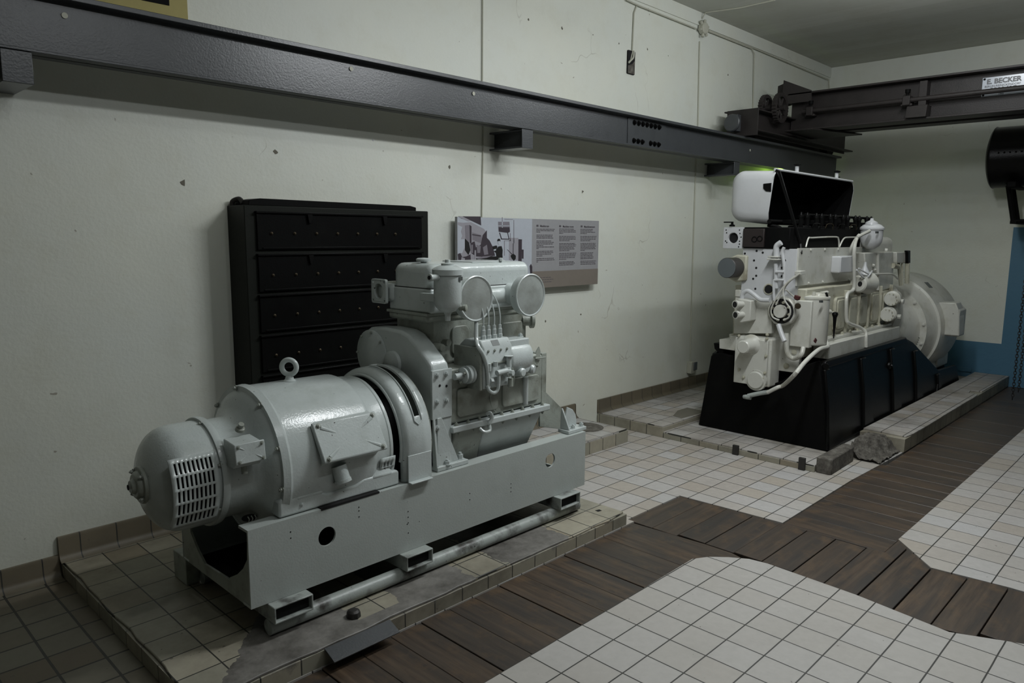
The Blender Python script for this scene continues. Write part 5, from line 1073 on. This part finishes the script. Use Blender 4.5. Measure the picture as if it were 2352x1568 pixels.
# black cylinder heads and rockers
hb = MB().box(4.99, 6.50, 2.20, 2.54, 1.412, 1.56).build('cylinder_head', M_BLACKM, D, 0.006)
MB().box(4.975, 5.0, 2.38, 2.54, 1.42, 1.55).build('head_end_cover', flat('dark_brown_casting', (0.02, 0.014, 0.013), 0.5), hb, 0.004)
for (y_, z_) in ((2.45, 1.475), (2.41, 1.48)): MB().torus((4.972, y_, z_), (1, 0, 0), 0.018, 0.003, 18, 6).build('port_ring', M_BLACK, hb)
MB().cyl((5.30, 2.24, 1.652), (6.60, 2.24, 1.652), 0.010, n=12).build('rocker_shaft', M_BLACK, D)
MB().cyl((5.0, 2.36, 1.60), (6.55, 2.36, 1.60), 0.016, n=12).build('rocker_shaft', M_BLACK, D)
xsr = [5.1971, 5.3020, 5.4628, 5.5578, 5.7216, 5.8232, 5.9807, 6.0709, 6.2362, 6.3225, 6.4927, 6.5946]
for i, x in enumerate(xsr):
    pr = MB().cyl((x, 2.22, 1.42), (x, 2.22, 1.63), 0.016, n=10).lathe((x, 2.22, 1.63), (0, 0, 1), [(0, 0.020), (0.016, 0.020), (0.02, 0.010), (0.035, 0.008), (0.04, 0)], 8).build('push_rod', M_BLACK, D)
    if i % 2 == 0:
        MB().box(x-0.012, x+0.012, 2.22, 2.42, 1.585, 1.615).build('rocker_arm', M_BLACK, pr, 0.004)
        MB().box(x+0.03, x+0.16, 2.205, 2.33, 1.50, 1.575).build('valve_block', M_BLACKM, pr, 0.01)
for pts in ([(5.2389, 2.1900, 1.4243), (5.2740, 2.1900, 1.4855), (5.3417, 2.1900, 1.4887), (5.7605, 2.1900, 1.4960), (5.8330, 2.1900, 1.4764), (5.8529, 2.1900, 1.4167)], [(5.8477, 2.1850, 1.4201), (5.9238, 2.1850, 1.4831), (6.0300, 2.1850, 1.4933), (6.2455, 2.1850, 1.4938)]):
    MB().tube(pts, 0.006, 8).build('leak_off_pipe', M_CREAM, D)
for k in range(5):
    x = 5.34+0.24*k
    MB().tube([(x, 2.195, 1.56), (x+0.02, 2.19, 1.59), (x+0.12, 2.19, 1.59), (x+0.14, 2.195, 1.55)], 0.003, 6).build('injector_pipe', M_BRASS if k % 2 else M_BLACK, D)
# square water flange left of the heads
wf = MB().prism(rrect(2.545, 2.700, 1.407, 1.560, 0.006, 2), 'x', 4.99, 5.01, holes=[circ(2.622, 1.483, 0.038)]).box(5.01, 5.12, 2.50, 2.56, 1.42, 1.55).build('water_flange', M_WHITE, D, 0.002)
MB().lathe((5.012, 2.622, 1.483), (-1, 0, 0), [(0, 0.037), (0.006, 0.037), (0.006, 0)], 28).build('flange_bore', M_HOLE, wf)
for (y_, z_) in ((2.575, 1.54), (2.57, 1.515), (2.56, 1.49), (2.57, 1.46), (2.57, 1.44), (2.575, 1.42), (2.68, 1.54), (2.675, 1.52), (2.68, 1.46), (2.67, 1.45)):
    MB().lathe((4.9895, y_, z_), (-1, 0, 0), [(0, 0.005), (0.001, 0.005)], 10).build('stud_hole', M_HOLE, wf)
MB().lathe((5.0, 2.64, 1.565), (0, 0, 1), [(0, 0.02), (0.012, 0.02), (0.015, 0.01), (0.03, 0.008)], 10).box(4.985, 5.0, 2.63, 2.70, 1.592, 1.60).build('cock', M_BLACKM, wf)
# grey faced blank flange
pd = MB().lathe((4.85, 2.587, 1.272), (1, 0, 0), [(0, 0), (0, 0.068), (0.004, 0.072), (0.13, 0.072), (0.135, 0)], 40).build('blanked_outlet', M_PADSIDE, D)
MB().lathe((4.849, 2.587, 1.272), (-1, 0, 0), [(0, 0.0685), (0.0015, 0.0685), (0.002, 0)], 40).build('grey_disc', M_GREYPAD, pd)
MB().prism([(2.50, 1.18), (2.58, 1.165), (2.66, 1.20), (2.66, 1.33), (2.58, 1.365), (2.50, 1.36)], 'x', 4.975, 5.05).build('outlet_casting', M_CREAMD, pd, 0.012)
MB().box(4.98, 5.05, 2.54, 2.58, 1.06, 1.11).build('block_lug', M_CREAM, D, 0.004)
# open valve cover
hy0, hy1, hz0, hz1 = 2.345, 2.68, 1.60, 1.962
def ushape(off):
    a0, a1, z0, z1 = hy0+0.0, hy1-off, hz0+off, hz1-off; R_ = 0.085-off
    pts = [(a0+0.03, z0-0.022)]
    for (cy, cz, s0) in ((a1-R_, z0+R_, -90), (a1-R_, z1-R_, 0)):
        for i in range(8): t_ = math.radians(s0+90*i/7); pts.append((cy+R_*math.cos(t_), cz+R_*math.sin(t_)))
    pts.append((a0, z1-0.012)); return pts
hx0, hx1 = 5.0, 6.50
vc2 = thing  # marker
def shell(off, x0, x1, name, mat, par):
    s = MB(); U = ushape(off); n = len(U)
    rin = [0.0, 0.012, 0.035, 0.07]; shr = [0.070, 0.035, 0.010, 0.0]
    cy, cz = hy0, (hz0+hz1)/2
    rings = []
    def ring(x, sh):
        out = []
        for (y, z) in U:
            ky = (hy1-hy0-sh)/(hy1-hy0); kz = ((hz1-hz0)/2-sh)/((hz1-hz0)/2)
            out.append(s.bm.verts.new((x, hy0+(y-hy0)*ky, cz+(z-cz)*kz)))
        return out
    for r, sh in zip(rin, shr): rings.append(ring(x0+r, sh))
    for r, sh in zip(rin[::-1], shr[::-1]): rings.append(ring(x1-r, sh))
    for A, B in zip(rings, rings[1:]):
        for i in range(n-1): s.bm.faces.new((A[i], A[i+1], B[i+1], B[i]))
    s.bm.faces.new(rings[0][::-1]); s.bm.faces.new(rings[-1])
    return s.build(name, mat, par, ang=60)
vco = shell(0.0, hx0, hx1, 'valve_cover', M_WHITE, D)
shell(0.006, hx0+0.008, hx1-0.008, 'cover_lining', M_BLACKM, vco)
MB().prism([(5.0000, 2.4168, 1.8600)[1:], (5.0000, 2.3598, 1.8636)[1:], (5.0000, 2.3593, 1.8043)[1:], (5.0000, 2.3945, 1.8084)[1:], (5.0000, 2.4148, 1.8270)[1:]], 'x', 4.994, 5.01).build('cover_notch', M_BLACKM, vco)
MB().tube([(hx0+0.02, 2.35, hz1-0.005), (hx1-0.03, 2.35, hz1-0.008)], 0.009, 8, smooth=False).build('cover_rim', M_WHITE, vco)
MB().tube([(4.9564, 2.3100, 1.9409), (4.9757, 2.3000, 1.9358), (5.0310, 2.2400, 1.7134), (5.0931, 2.1700, 1.4466), (5.0398, 2.1400, 1.3821)], 0.012, 8, smooth=False).build('stay_rod', M_BLACK, vco)
for p_ in ((5.5371, 2.4200, 1.9683), (6.3066, 2.4200, 1.9674)):
    k_ = MB().cyl((p_[0], 2.42, hz1-0.01), (p_[0], 2.42, hz1+0.055), 0.014).build('knob_stem', M_WHITE, vco)
    MB().lathe((p_[0], 2.42, hz1+0.053), (0, 0, 1), [(0, 0.012), (0.006, 0.030), (0.014, 0.030), (0.02, 0.01), (0.022, 0)], 6).build('knob', M_BLACKM, k_)
MB().tube([(5.0300, 2.3850, 1.5745), (5.0500, 2.3074, 1.5595), (5.0500, 2.2861, 1.5204), (5.0500, 2.2772, 1.4301)], 0.012, 8).build('vent_pipe', M_BLACKM, D)
# gear case at the front
gc = MB().box(4.905, 5.06, 2.246, 2.508, 0.445, 0.788).build('gear_case', M_CREAM, D, 0.012, seg=3)
MB().box(4.88, 4.906, 2.262, 2.506, 0.452, 0.778).build('gear_case_cover', M_CREAM, gc, 0.004)
p_ = (4.7600, 2.3869, 0.7330)
MB().lathe((4.76, p_[1], p_[2]), (1, 0, 0), [(0, 0), (0, 0.040), (0.006, 0.046), (0.09, 0.048), (0.11, 0.056), (0.125, 0.075), (0.13, 0.078)], 40).build('shaft_cover', M_CREAM, gc)
p_ = (4.8700, 2.3337, 0.4912)
MB().lathe((4.862, p_[1], p_[2]), (1, 0, 0), [(0, 0), (0, 0.056), (0.005, 0.060), (0.03, 0.062)], 36).lathe((4.876, p_[1], p_[2]), (1, 0, 0), [(0, 0.075), (0.02, 0.078)], 36).build('round_cover', M_CREAM, gc)
for p_ in ((4.8800, 2.4783, 0.7920), (4.8800, 2.2211, 0.8213), (4.8800, 2.2603, 0.7929), (4.8800, 2.2592, 0.6705), (4.8800, 2.4646, 0.5504), (4.8800, 2.2520, 0.5512), (4.8800, 2.4282, 0.4983), (4.8800, 2.2816, 0.5129)):
    bolt(gc, (4.879, min(2.50, max(2.27, p_[1])), p_[2]), (-1, 0, 0), M_CREAMD, 0.008, 0.008)
MB().prism([(4.9800, 2.6873, 0.7352)[1:], (4.9800, 2.6032, 0.7440)[1:], (4.9800, 2.6011, 0.7701)[1:], (4.9800, 2.5495, 0.7754)[1:], (4.9800, 2.5432, 0.6633)[1:], (4.9800, 2.6836, 0.6667)[1:]], 'x', 4.98, 5.12).build('rear_rail_end', M_CREAM, D, 0.003)
# water pump with looped cables
wy_, wz_ = 2.2137, 0.9844
wp = MB().prism(circ(wy_, wz_, 0.105, 10, 0.2), 'x', 4.955, 5.045).build('pump_housing', M_CREAM, D, 0.01)
MB().lathe((4.95, wy_, wz_), (1, 0, 0), [(0, 0.085), (0.01, 0.088)], 32).build('pump_recess', M_HOLE, wp)
MB().lathe((4.925, wy_, wz_), (1, 0, 0), [(0, 0), (0, 0.044), (0.004, 0.046), (0.03, 0.046)], 32).build('pump_hub', M_CREAM, wp)
for d_ in range(8):
    a_ = math.radians(45*d_+15); MB().lathe((4.935, wy_+0.064*math.cos(a_), wz_+0.064*math.sin(a_)), (1, 0, 0), [(0, 0.009), (0.02, 0.012)], 8).build('terminal', M_CREAMD, wp)
for pts in ([(4.9000, 2.0749, 1.2522), (4.9000, 2.1322, 1.2146), (4.9000, 2.1833, 1.1588), (4.9000, 2.2389, 1.0598), (4.9100, 2.2675, 0.9906), (4.9200, 2.2566, 0.9422), (4.9300, 2.2130, 0.9239)],
            [(4.9200, 2.0919, 1.2450), (4.9200, 2.1575, 1.1889), (4.9200, 2.2018, 1.1150), (4.9250, 2.2422, 1.0279)],
            [(4.9000, 2.0806, 1.2491), (4.9000, 2.1604, 1.1837), (4.9000, 2.1845, 1.1290), (4.9000, 2.1682, 1.0646), (4.9100, 2.1324, 1.0070), (4.9200, 2.1424, 0.9518), (4.9300, 2.1821, 0.9266)],
            [(4.9100, 2.1712, 1.1382), (4.9500, 2.1566, 1.1103), (4.9800, 2.1312, 1.0804)]):
    MB().tube(pts, 0.0055, 8).build('electric_cable', M_CREAM, D)
MB().prism([(4.9570, 2.1000, 1.2640)[::2], (5.0416, 2.1000, 1.2674)[::2], (5.0458, 2.1000, 1.2404)[::2], (4.9610, 2.1000, 1.2374)[::2]], 'y', 2.10, 2.14).build('cable_clamp', M_CREAM, D, 0.003)
# front pipes
MB().tube([(4.9300, 2.4979, 1.0403), (4.9300, 2.4939, 1.0874), (4.9300, 2.4587, 1.1113), (4.9300, 2.4149, 1.0923), (4.9300, 2.3641, 1.0587), (4.9300, 2.3317, 1.0547), (4.9300, 2.2904, 1.0575)], 0.016, 10).build('water_pipe', M_WHITE, D)
MB().tube([(4.9600, 2.2474, 1.4549), (4.9600, 2.2770, 1.4306), (4.9600, 2.2773, 1.3858), (4.9600, 2.2736, 1.3260)], 0.020, 12).build('riser_pipe', M_WHITE, D)
MB().box(4.93, 4.99, 2.245, 2.33, 1.335, 1.345).box(4.93, 4.99, 2.25, 2.325, 1.352, 1.362).build('pipe_flange', M_CREAM, D, 0.003)
MB().tube([(4.9650, 2.2781, 1.3107), (4.9650, 2.2716, 1.2055), (4.9650, 2.2644, 1.1393)], 0.014, 10, smooth=False).build('riser_pipe', M_WHITE, D)
MB().tube([(4.9600, 2.2238, 1.4226), (4.9600, 2.2339, 1.3868), (4.9600, 2.2159, 1.2980), (4.9600, 2.2103, 1.2086), (4.9600, 2.2013, 1.1641)], 0.011, 10).build('riser_pipe', M_WHITE, D)
MB().tube([(4.9500, 2.2677, 1.2544), (4.9500, 2.2088, 1.2568)], 0.010, 8).tube([(4.9500, 2.2680, 1.0549), (4.9500, 2.2786, 1.1755), (4.9500, 2.2673, 1.1972), (4.9500, 2.2053, 1.2002)], 0.009, 8).build('cross_pipe', M_WHITE, D)
# manifold block at left with two ports
mf = MB().prism([(4.9000, 2.5102, 1.0569)[1:], (4.9000, 2.4501, 1.0516)[1:], (4.9000, 2.4072, 1.0483)[1:], (4.9000, 2.4086, 0.9030)[1:], (4.9000, 2.4869, 0.8805)[1:], (4.9000, 2.5041, 0.9480)[1:]], 'x', 4.89, 4.99).build('port_block', M_CREAM, D, 0.008)
for p_ in ((4.8300, 2.4984, 1.0184), (4.8300, 2.4909, 0.9447)):
    MB().lathe((4.83, p_[1], p_[2]), (1, -0.35, 0), [(0, 0.017), (0, 0.029), (0.02, 0.029), (0.022, 0.022), (0.08, 0.022)], 24).build('port', M_CREAM, mf)
    MB().lathe((4.8285, p_[1], p_[2]), (-1, 0.35, 0), [(0, 0.021), (0.001, 0.021), (0.001, 0)], 20).build('port_mouth', M_HOLE, mf)
# tall oil filter
fx2, fy2 = 5.135, 2.05
fx2 = (5.1297)
oz1, oz0 = 1.0818, 0.7480
of = MB().lathe((fx2, fy2, oz0), (0, 0, 1), [(0, 0), (0.0, 0.06), (0.008, 0.082), (0.022, 0.090), (oz1-oz0-0.01, 0.090), (oz1-oz0-0.008, 0.094), (oz1-oz0+0.006, 0.094), (oz1-oz0+0.010, 0.086), (oz1-oz0+0.016, 0)], 44).build('oil_filter', M_CREAM, D)
MB().box(fx2-0.115, fx2-0.06, fy2-0.02, fy2+0.12, oz0-0.01, oz1-0.02).build('filter_bracket', M_CREAM, of, 0.006)
MB().cyl((fx2-0.04, fy2, oz1+0.01), (fx2-0.04, fy2, oz1+0.04), 0.012, n=8).lathe((fx2+0.02, fy2-0.01, oz1+0.012), (0, 0, 1), [(0, 0.05), (0.012, 0.045), (0.02, 0.02), (0.022, 0)], 20).cyl((fx2+0.0, fy2-0.03, oz1+0.028), (fx2+0.11, fy2-0.03, oz1+0.03), 0.013, n=10).build('filter_head', M_CREAM, of)
MB().prism([(4.9133, 1.9570, 0.8068)[::2], (4.9390, 1.9570, 0.8249)[::2], (4.9635, 1.9570, 0.8078)[::2], (4.9450, 1.9570, 0.7889)[::2]], 'y', 1.957, 1.963).build('paint_chip', M_RED, of)
MB().prism([(4.9865, 1.9580, 1.0739)[::2], (5.0310, 1.9580, 1.0713)[::2], (5.0335, 1.9580, 1.0564)[::2], (4.9890, 1.9580, 1.0591)[::2]], 'y', 1.962, 1.972).build('label_plate', M_PLATE, of)
MB().tube([(5.1159, 1.9800, 1.1185), (5.1170, 1.9700, 1.0952), (5.1507, 1.9700, 1.0334)], 0.008, 8).build('switch_lever', M_BLACK, of)
lv = MB().lathe((5.3612, 2.0000, 0.9494), (0.02, 0, -1), [(-0.02, 0), (-0.015, 0.018), (0, 0.022), (0.02, 0.014), (0.17, 0.004), (0.175, 0)], 12).build('hand_lever', M_BLACK, D)
MB().cyl((5.3029, 2.0400, 0.9691), (5.3405, 2.0300, 0.9672), 0.018, n=10).cyl((5.3411, 2.0300, 0.9641), (5.3694, 2.0100, 0.9605), 0.007, n=8).build('lever_hub', M_CREAM, lv)
MB().lathe((4.9500, 2.1114, 1.0685), (0, -0.3, 1), [(0, 0.010), (0.01, 0.022), (0.03, 0.022), (0.034, 0)], 8).build('red_knob', M_RED, D)
MB().lathe((4.9500, 2.0999, 1.0306), (-1, -0.5, 0), [(0, 0.02), (0.03, 0.02), (0.032, 0)], 10).build('brass_union', M_BRASS, D)
# lower pipes
MB().tube([(4.9800, 2.1799, 0.8314), (4.9800, 2.1732, 0.7249), (4.9900, 2.1557, 0.6737), (5.0000, 2.1188, 0.6586), (4.9645, 2.0600, 0.6942), (4.9927, 2.0600, 0.7426)], 0.016, 10).build('oil_pipe', M_CREAM, D)
MB().tube([(4.9300, 2.2174, 0.8931), (4.9200, 2.1980, 0.8563), (4.9100, 2.1755, 0.8170), (4.9000, 2.1535, 0.7840)], 0.017, 12).build('hose_stub', M_WHITE, D)
MB().tube([(4.8600, 2.3776, 0.3727), (4.8800, 2.3007, 0.4008), (4.8900, 2.2422, 0.4178)], 0.016, 10).lathe((4.8600, 2.3969, 0.3632), (-0.1, 1, -0.1), [(-0.04, 0.02), (0, 0.016), (0.015, 0.013), (0.017, 0)], 10).build('drain_valve', M_PIPE, D)
MB().tube([(4.8800, 2.2438, 0.4160), (4.8800, 2.1770, 0.4603), (4.8900, 2.1363, 0.4835), (4.5702, 1.9300, 0.6277), (4.7266, 1.9300, 0.6935), (4.9280, 1.9300, 0.7494), (5.1123, 1.9500, 0.7455), (5.2539, 1.9900, 0.7418)], 0.014, 10).build('drain_pipe', M_CREAM, D)
MB().tube([(5.1697, 1.9600, 0.7384), (5.1676, 1.9700, 0.7651), (5.2171, 2.0000, 0.7877)], 0.012, 8).build('drain_pipe', M_CREAM, D)
# long side pipe
MB().tube([(5.9420, 2.0800, 1.5106), (5.8582, 2.0700, 1.4711), (5.8095, 2.0600, 1.3966), (5.8395, 2.0600, 1.2487), (5.8632, 2.0600, 1.1321), (5.8350, 2.0600, 1.0936), (5.6856, 2.0400, 1.0793), (5.6419, 2.0300, 1.0305), (5.6676, 2.0300, 0.8987), (5.7003, 2.0200, 0.8577), (5.8771, 2.0000, 0.8116), (5.9178, 1.9700, 0.7773), (5.9069, 1.9600, 0.7356), (5.9081, 1.9550, 0.6618)], 0.013, 10).build('side_pipe', M_CREAM, D)
MB().tube([(5.9016, 2.1200, 1.3711), (5.8635, 2.1000, 1.4182), (5.9180, 2.0800, 1.4940), (6.1017, 2.0600, 1.5416)], 0.013, 10).tube([(5.8715, 2.0700, 1.4940), (5.9922, 2.0600, 1.5242), (6.0714, 2.0500, 1.5447)], 0.012, 8).build('side_pipe', M_CREAM, D)
# upper fuel filter
cx3 = 6.2462; cz1, cz0 = 1.5733, 1.3981
cf = MB().lathe((cx3, 2.09, cz0), (0, 0, 1), [(0, 0), (0.006, 0.03), (0.03, 0.062), (0.06, 0.078), (0.09, 0.082), (cz1-cz0-0.02, 0.082), (cz1-cz0-0.018, 0.09), (cz1-cz0-0.004, 0.09), (cz1-cz0+0.02, 0.065), (cz1-cz0+0.032, 0.03), (cz1-cz0+0.034, 0)], 40).build('fuel_filter', M_WHITE, D)
MB().lathe((cx3-0.02, 2.09, cz1+0.02), (0, 0, 1), [(0, 0.05), (0.02, 0.045), (0.035, 0.015), (0.05, 0.012), (0.052, 0)], 12).build('filter_cap', M_WHITE, cf)
MB().prism([(6.1153, 2.0100, 1.5419)[::2], (6.1641, 2.0100, 1.5423)[::2], (6.1680, 2.0100, 1.5255)[::2], (6.1191, 2.0100, 1.5252)[::2]], 'y', 2.012, 2.022).build('label_plate', M_PLATE, cf)
# rounded cover box behind it
MB().box(6.32, 6.98, 2.14, 2.42, 1.30, 1.50).build('rear_cover', M_CREAM, D, 0.06, seg=6)
MB().box(6.22, 6.95, 2.15, 2.45, 1.05, 1.30).build('rear_block', M_CREAM, D, 0.004)
MB().box(6.24, 6.93, 2.148, 2.40, 1.297, 1.302).build('block_seam', M_HOLE, D)
for (px0,) in ((0,),):
    pass
MB().lathe((6.6871, 2.1200, 1.3863), (0.2, -1, 0), [(0, 0.02), (0.02, 0.016), (0.022, 0)], 8).build('wing_nut', M_CREAM, D)
# injection pump group
pg = MB().prism([(6.0739, 2.1000, 1.3761)[::2], (6.7577, 2.1000, 1.3750)[::2], (6.8328, 2.1000, 1.0687)[::2], (6.5219, 2.1000, 1.0540)[::2], (6.2074, 2.1000, 1.0625)[::2]], 'y', 2.075, 2.20).build('injection_pump', M_CREAM, D, 0.008)
MB().lathe((5.9345, 2.06, 1.1390), (1, 0, 0), [(0, 0), (0, 0.055), (0.01, 0.065), (0.12, 0.075), (0.2, 0.09), (0.22, 0.05)], 24).build('starter_motor', M_CREAM, pg)
MB().lathe((5.7633, 1.9850, 1.1502), (-0.5, -1, 0), [(0, 0.020), (0.002, 0.020), (0.002, 0)], 18).build('starter_port', M_HOLE, pg)
MB().lathe((6.0656, 2.0600, 1.2252), (0, 0, 1), [(-0.05, 0.045), (0, 0.035), (0.05, 0.012), (0.08, 0.01)], 16).build('cable_cone', M_WHITE, pg)
for pts in ([(5.8458, 2.0500, 1.2555), (5.8772, 2.0300, 1.2224), (6.0407, 2.0300, 1.1969)], [(5.8367, 2.0400, 1.2496), (5.8991, 2.0200, 1.1990), (5.9964, 2.0200, 1.1788)], [(5.8704, 2.0400, 1.2618), (5.9378, 2.0200, 1.2341), (6.0863, 2.0200, 1.2025)], [(5.9964, 2.0200, 1.1788), (6.0054, 2.0000, 1.2128), (6.1079, 2.0200, 1.2357)]):
    MB().tube(pts, 0.006, 6).build('electric_cable', M_WHITE, pg)
MB().tube([(6.3585, 2.0700, 1.3663), (6.3820, 2.0650, 1.1975), (6.4107, 2.0650, 1.0722)], 0.012, 8, smooth=False).tube([(6.2053, 2.0600, 1.2036), (6.4804, 2.0500, 1.1984), (6.6657, 2.0400, 1.1891), (6.8436, 2.0500, 1.1455)], 0.008, 8).build('pump_pipe', M_CREAM, pg)
for p_ in ((6.2689, 2.0700, 1.2740), (6.3069, 2.0700, 1.2382)): bolt(pg, p_, (0, -1, 0), M_CREAM, 0.012, 0.01)
MB().tube([(6.4787, 2.0900, 1.0639), (6.5587, 2.0800, 1.0388), (6.6534, 2.0700, 1.0052)], 0.006, 6).build('lube_pipe', M_CREAM, pg)
# lever box with black handle
lb = MB().prism([(6.7963, 2.0600, 1.3718)[::2], (7.0403, 2.0600, 1.3688)[::2], (7.0656, 2.0600, 1.2738)[::2], (6.8197, 2.0600, 1.2793)[::2]], 'y', 2.06, 2.16).build('control_box', M_CREAM, D, 0.006)
MB().prism([(6.9902, 2.0500, 1.3846)[::2], (7.0739, 2.0500, 1.3838)[::2], (7.1037, 2.0500, 1.2733)[::2], (7.0433, 2.0500, 1.2746)[::2], (7.0180, 2.0500, 1.3693)[::2], (6.9942, 2.0500, 1.3696)[::2]], 'y', 2.035, 2.06).build('control_handle', M_BLACK, lb, 0.003)
MB().tube([(7.0674, 2.0500, 1.2741), (7.1027, 2.0500, 1.0975)], 0.02, 10, smooth=False).tube([(6.9933, 2.0700, 1.2713), (7.0433, 2.0700, 1.0798)], 0.010, 8, smooth=False).tube([(6.9331, 2.0800, 1.2724), (7.0294, 2.0800, 1.0799)], 0.013, 8, smooth=False).cyl((6.7453, 2.0700, 1.2587), (6.8834, 2.0700, 1.2478), 0.022, n=10).build('linkage_rod', M_CREAMD, lb)
# timing case with two round pumps
tc = MB().lathe((6.80, 2.33, 0.86), (1, 0, 0), [(0, 0), (0, 0.27), (0.02, 0.30), (0.16, 0.31), (0.18, 0.28)], 48).build('timing_case', M_CREAM, D)
for c_ in ((6.5534, 2.0000, 0.9899), (6.4875, 2.0000, 0.8644)):
    pmp = MB().lathe(c_, (0.95, 0.20, 0), [(0, 0), (0, 0.052), (0.004, 0.056), (0.012, 0.056), (0.014, 0.05), (0.08, 0.05), (0.09, 0.062), (0.11, 0.062), (0.16, 0.05), (0.35, 0.05)], 32).build('round_pump', M_CREAM, D)
    for d_ in range(10):
        a_ = math.radians(36*d_); bolt(pmp, (c_[0]-0.001, c_[1]+0.044*math.cos(a_), c_[2]+0.044*math.sin(a_)), (-1, -0.2, 0), M_CREAMD, 0.004, 0.003)
MB().lathe((6.7154, 1.9800, 0.9636), (0, -1, 0), [(0, 0.02), (0.03, 0.02), (0.032, 0)], 8).lathe((6.6804, 1.9800, 0.8373), (0, -1, 0), [(0, 0.02), (0.03, 0.02), (0.032, 0)], 8).build('pump_union', M_CREAM, D)
# generator at the rear
rz = 0.65
rg = MB().lathe((0, AY, rz), (1, 0, 0), [(6.90, 0.28), (7.0, 0.315), (7.15, 0.335), (7.30, 0.36), (7.33, 0.372), (7.335, 0.425), (7.42, 0.440), (7.44, 0.450), (7.50, 0.457), (7.52, 0.470), (7.525, 0.49), (7.60, 0.500), (7.66, 0.505), (8.10, 0.505), (8.22, 0.47), (8.30, 0.36), (8.31, 0)], 72).build('rear_generator', M_CREAM, D)
for d_ in (75, 40, 10, -15):
    a_ = math.radians(d_); bolt(rg, (7.334, AY-0.405*math.cos(a_), rz+0.405*math.sin(a_)), (-1, 0, 0), M_CREAM, 0.014, 0.012)
MB().prism([(7.5000, 2.0223, 1.0903)[1:], (7.5000, 1.9934, 1.0918)[1:], (7.5000, 1.9463, 1.0426)[1:], (7.5000, 1.9749, 1.0410)[1:]], 'x', 7.505, 7.518).build('name_plate', M_PLATE, rg)
gr_ = MB()
for k in range(12):
    a_ = math.radians(-8-3.0*k); gr_.tube([(7.325, AY-0.34*math.cos(a_), rz+0.34*math.sin(a_)), (7.325, AY-0.378*math.cos(a_), rz+0.378*math.sin(a_))], 0.004, 5, smooth=False)
gr_.build('vent_screen', M_PLATE, rg)
tb2 = MB().prism([(7.6200, 1.9522, 0.9036)[1:], (7.6200, 1.7781, 0.9118)[1:], (7.6200, 1.7433, 0.8309)[1:], (7.6200, 1.7247, 0.6092)[1:], (7.6200, 1.8772, 0.6058)[1:], (7.6200, 1.9227, 0.7194)[1:]], 'x', 7.62, 7.80).build('terminal_box', M_CREAM, rg, 0.01)
MB().prism([(1.74, 0.60), (1.74, 0.84), (1.80, 0.90), (1.83, 0.90), (1.83, 0.60)], 'x', 7.64, 7.86).build('box_lid', M_CREAM, tb2, 0.006)
pd2 = MB().prism([(1.955, 0.245), (2.15, 0.245), (2.15, 0.62), (2.03, 0.62), (1.985, 0.40), (1.955, 0.36)], 'x', 7.92, 8.28).build('generator_foot', M_CREAM, rg, 0.01)
MB().prism([(1.955, 0.245), (2.3, 0.245), (2.2, 0.32), (2.05, 0.36), (1.98, 0.31)], 'x', 7.66, 7.95).build('generator_foot', M_CREAM, rg, 0.012)
MB().lathe((7.75, 1.985, 0.30), (0, 0, 1), [(0, 0.02), (0.02, 0.02), (0.03, 0.01), (0.035, 0)], 8).build('foot_bolt', M_RED, rg)
MB().tube([(7.9, 1.86, 0.60), (7.93, 1.88, 0.55), (7.97, 1.95, 0.48)], 0.018, 8).build('cable_tail', M_BLACKM, rg)

for o in bpy.data.objects:
    if '_org' in o.keys(): del o['_org']
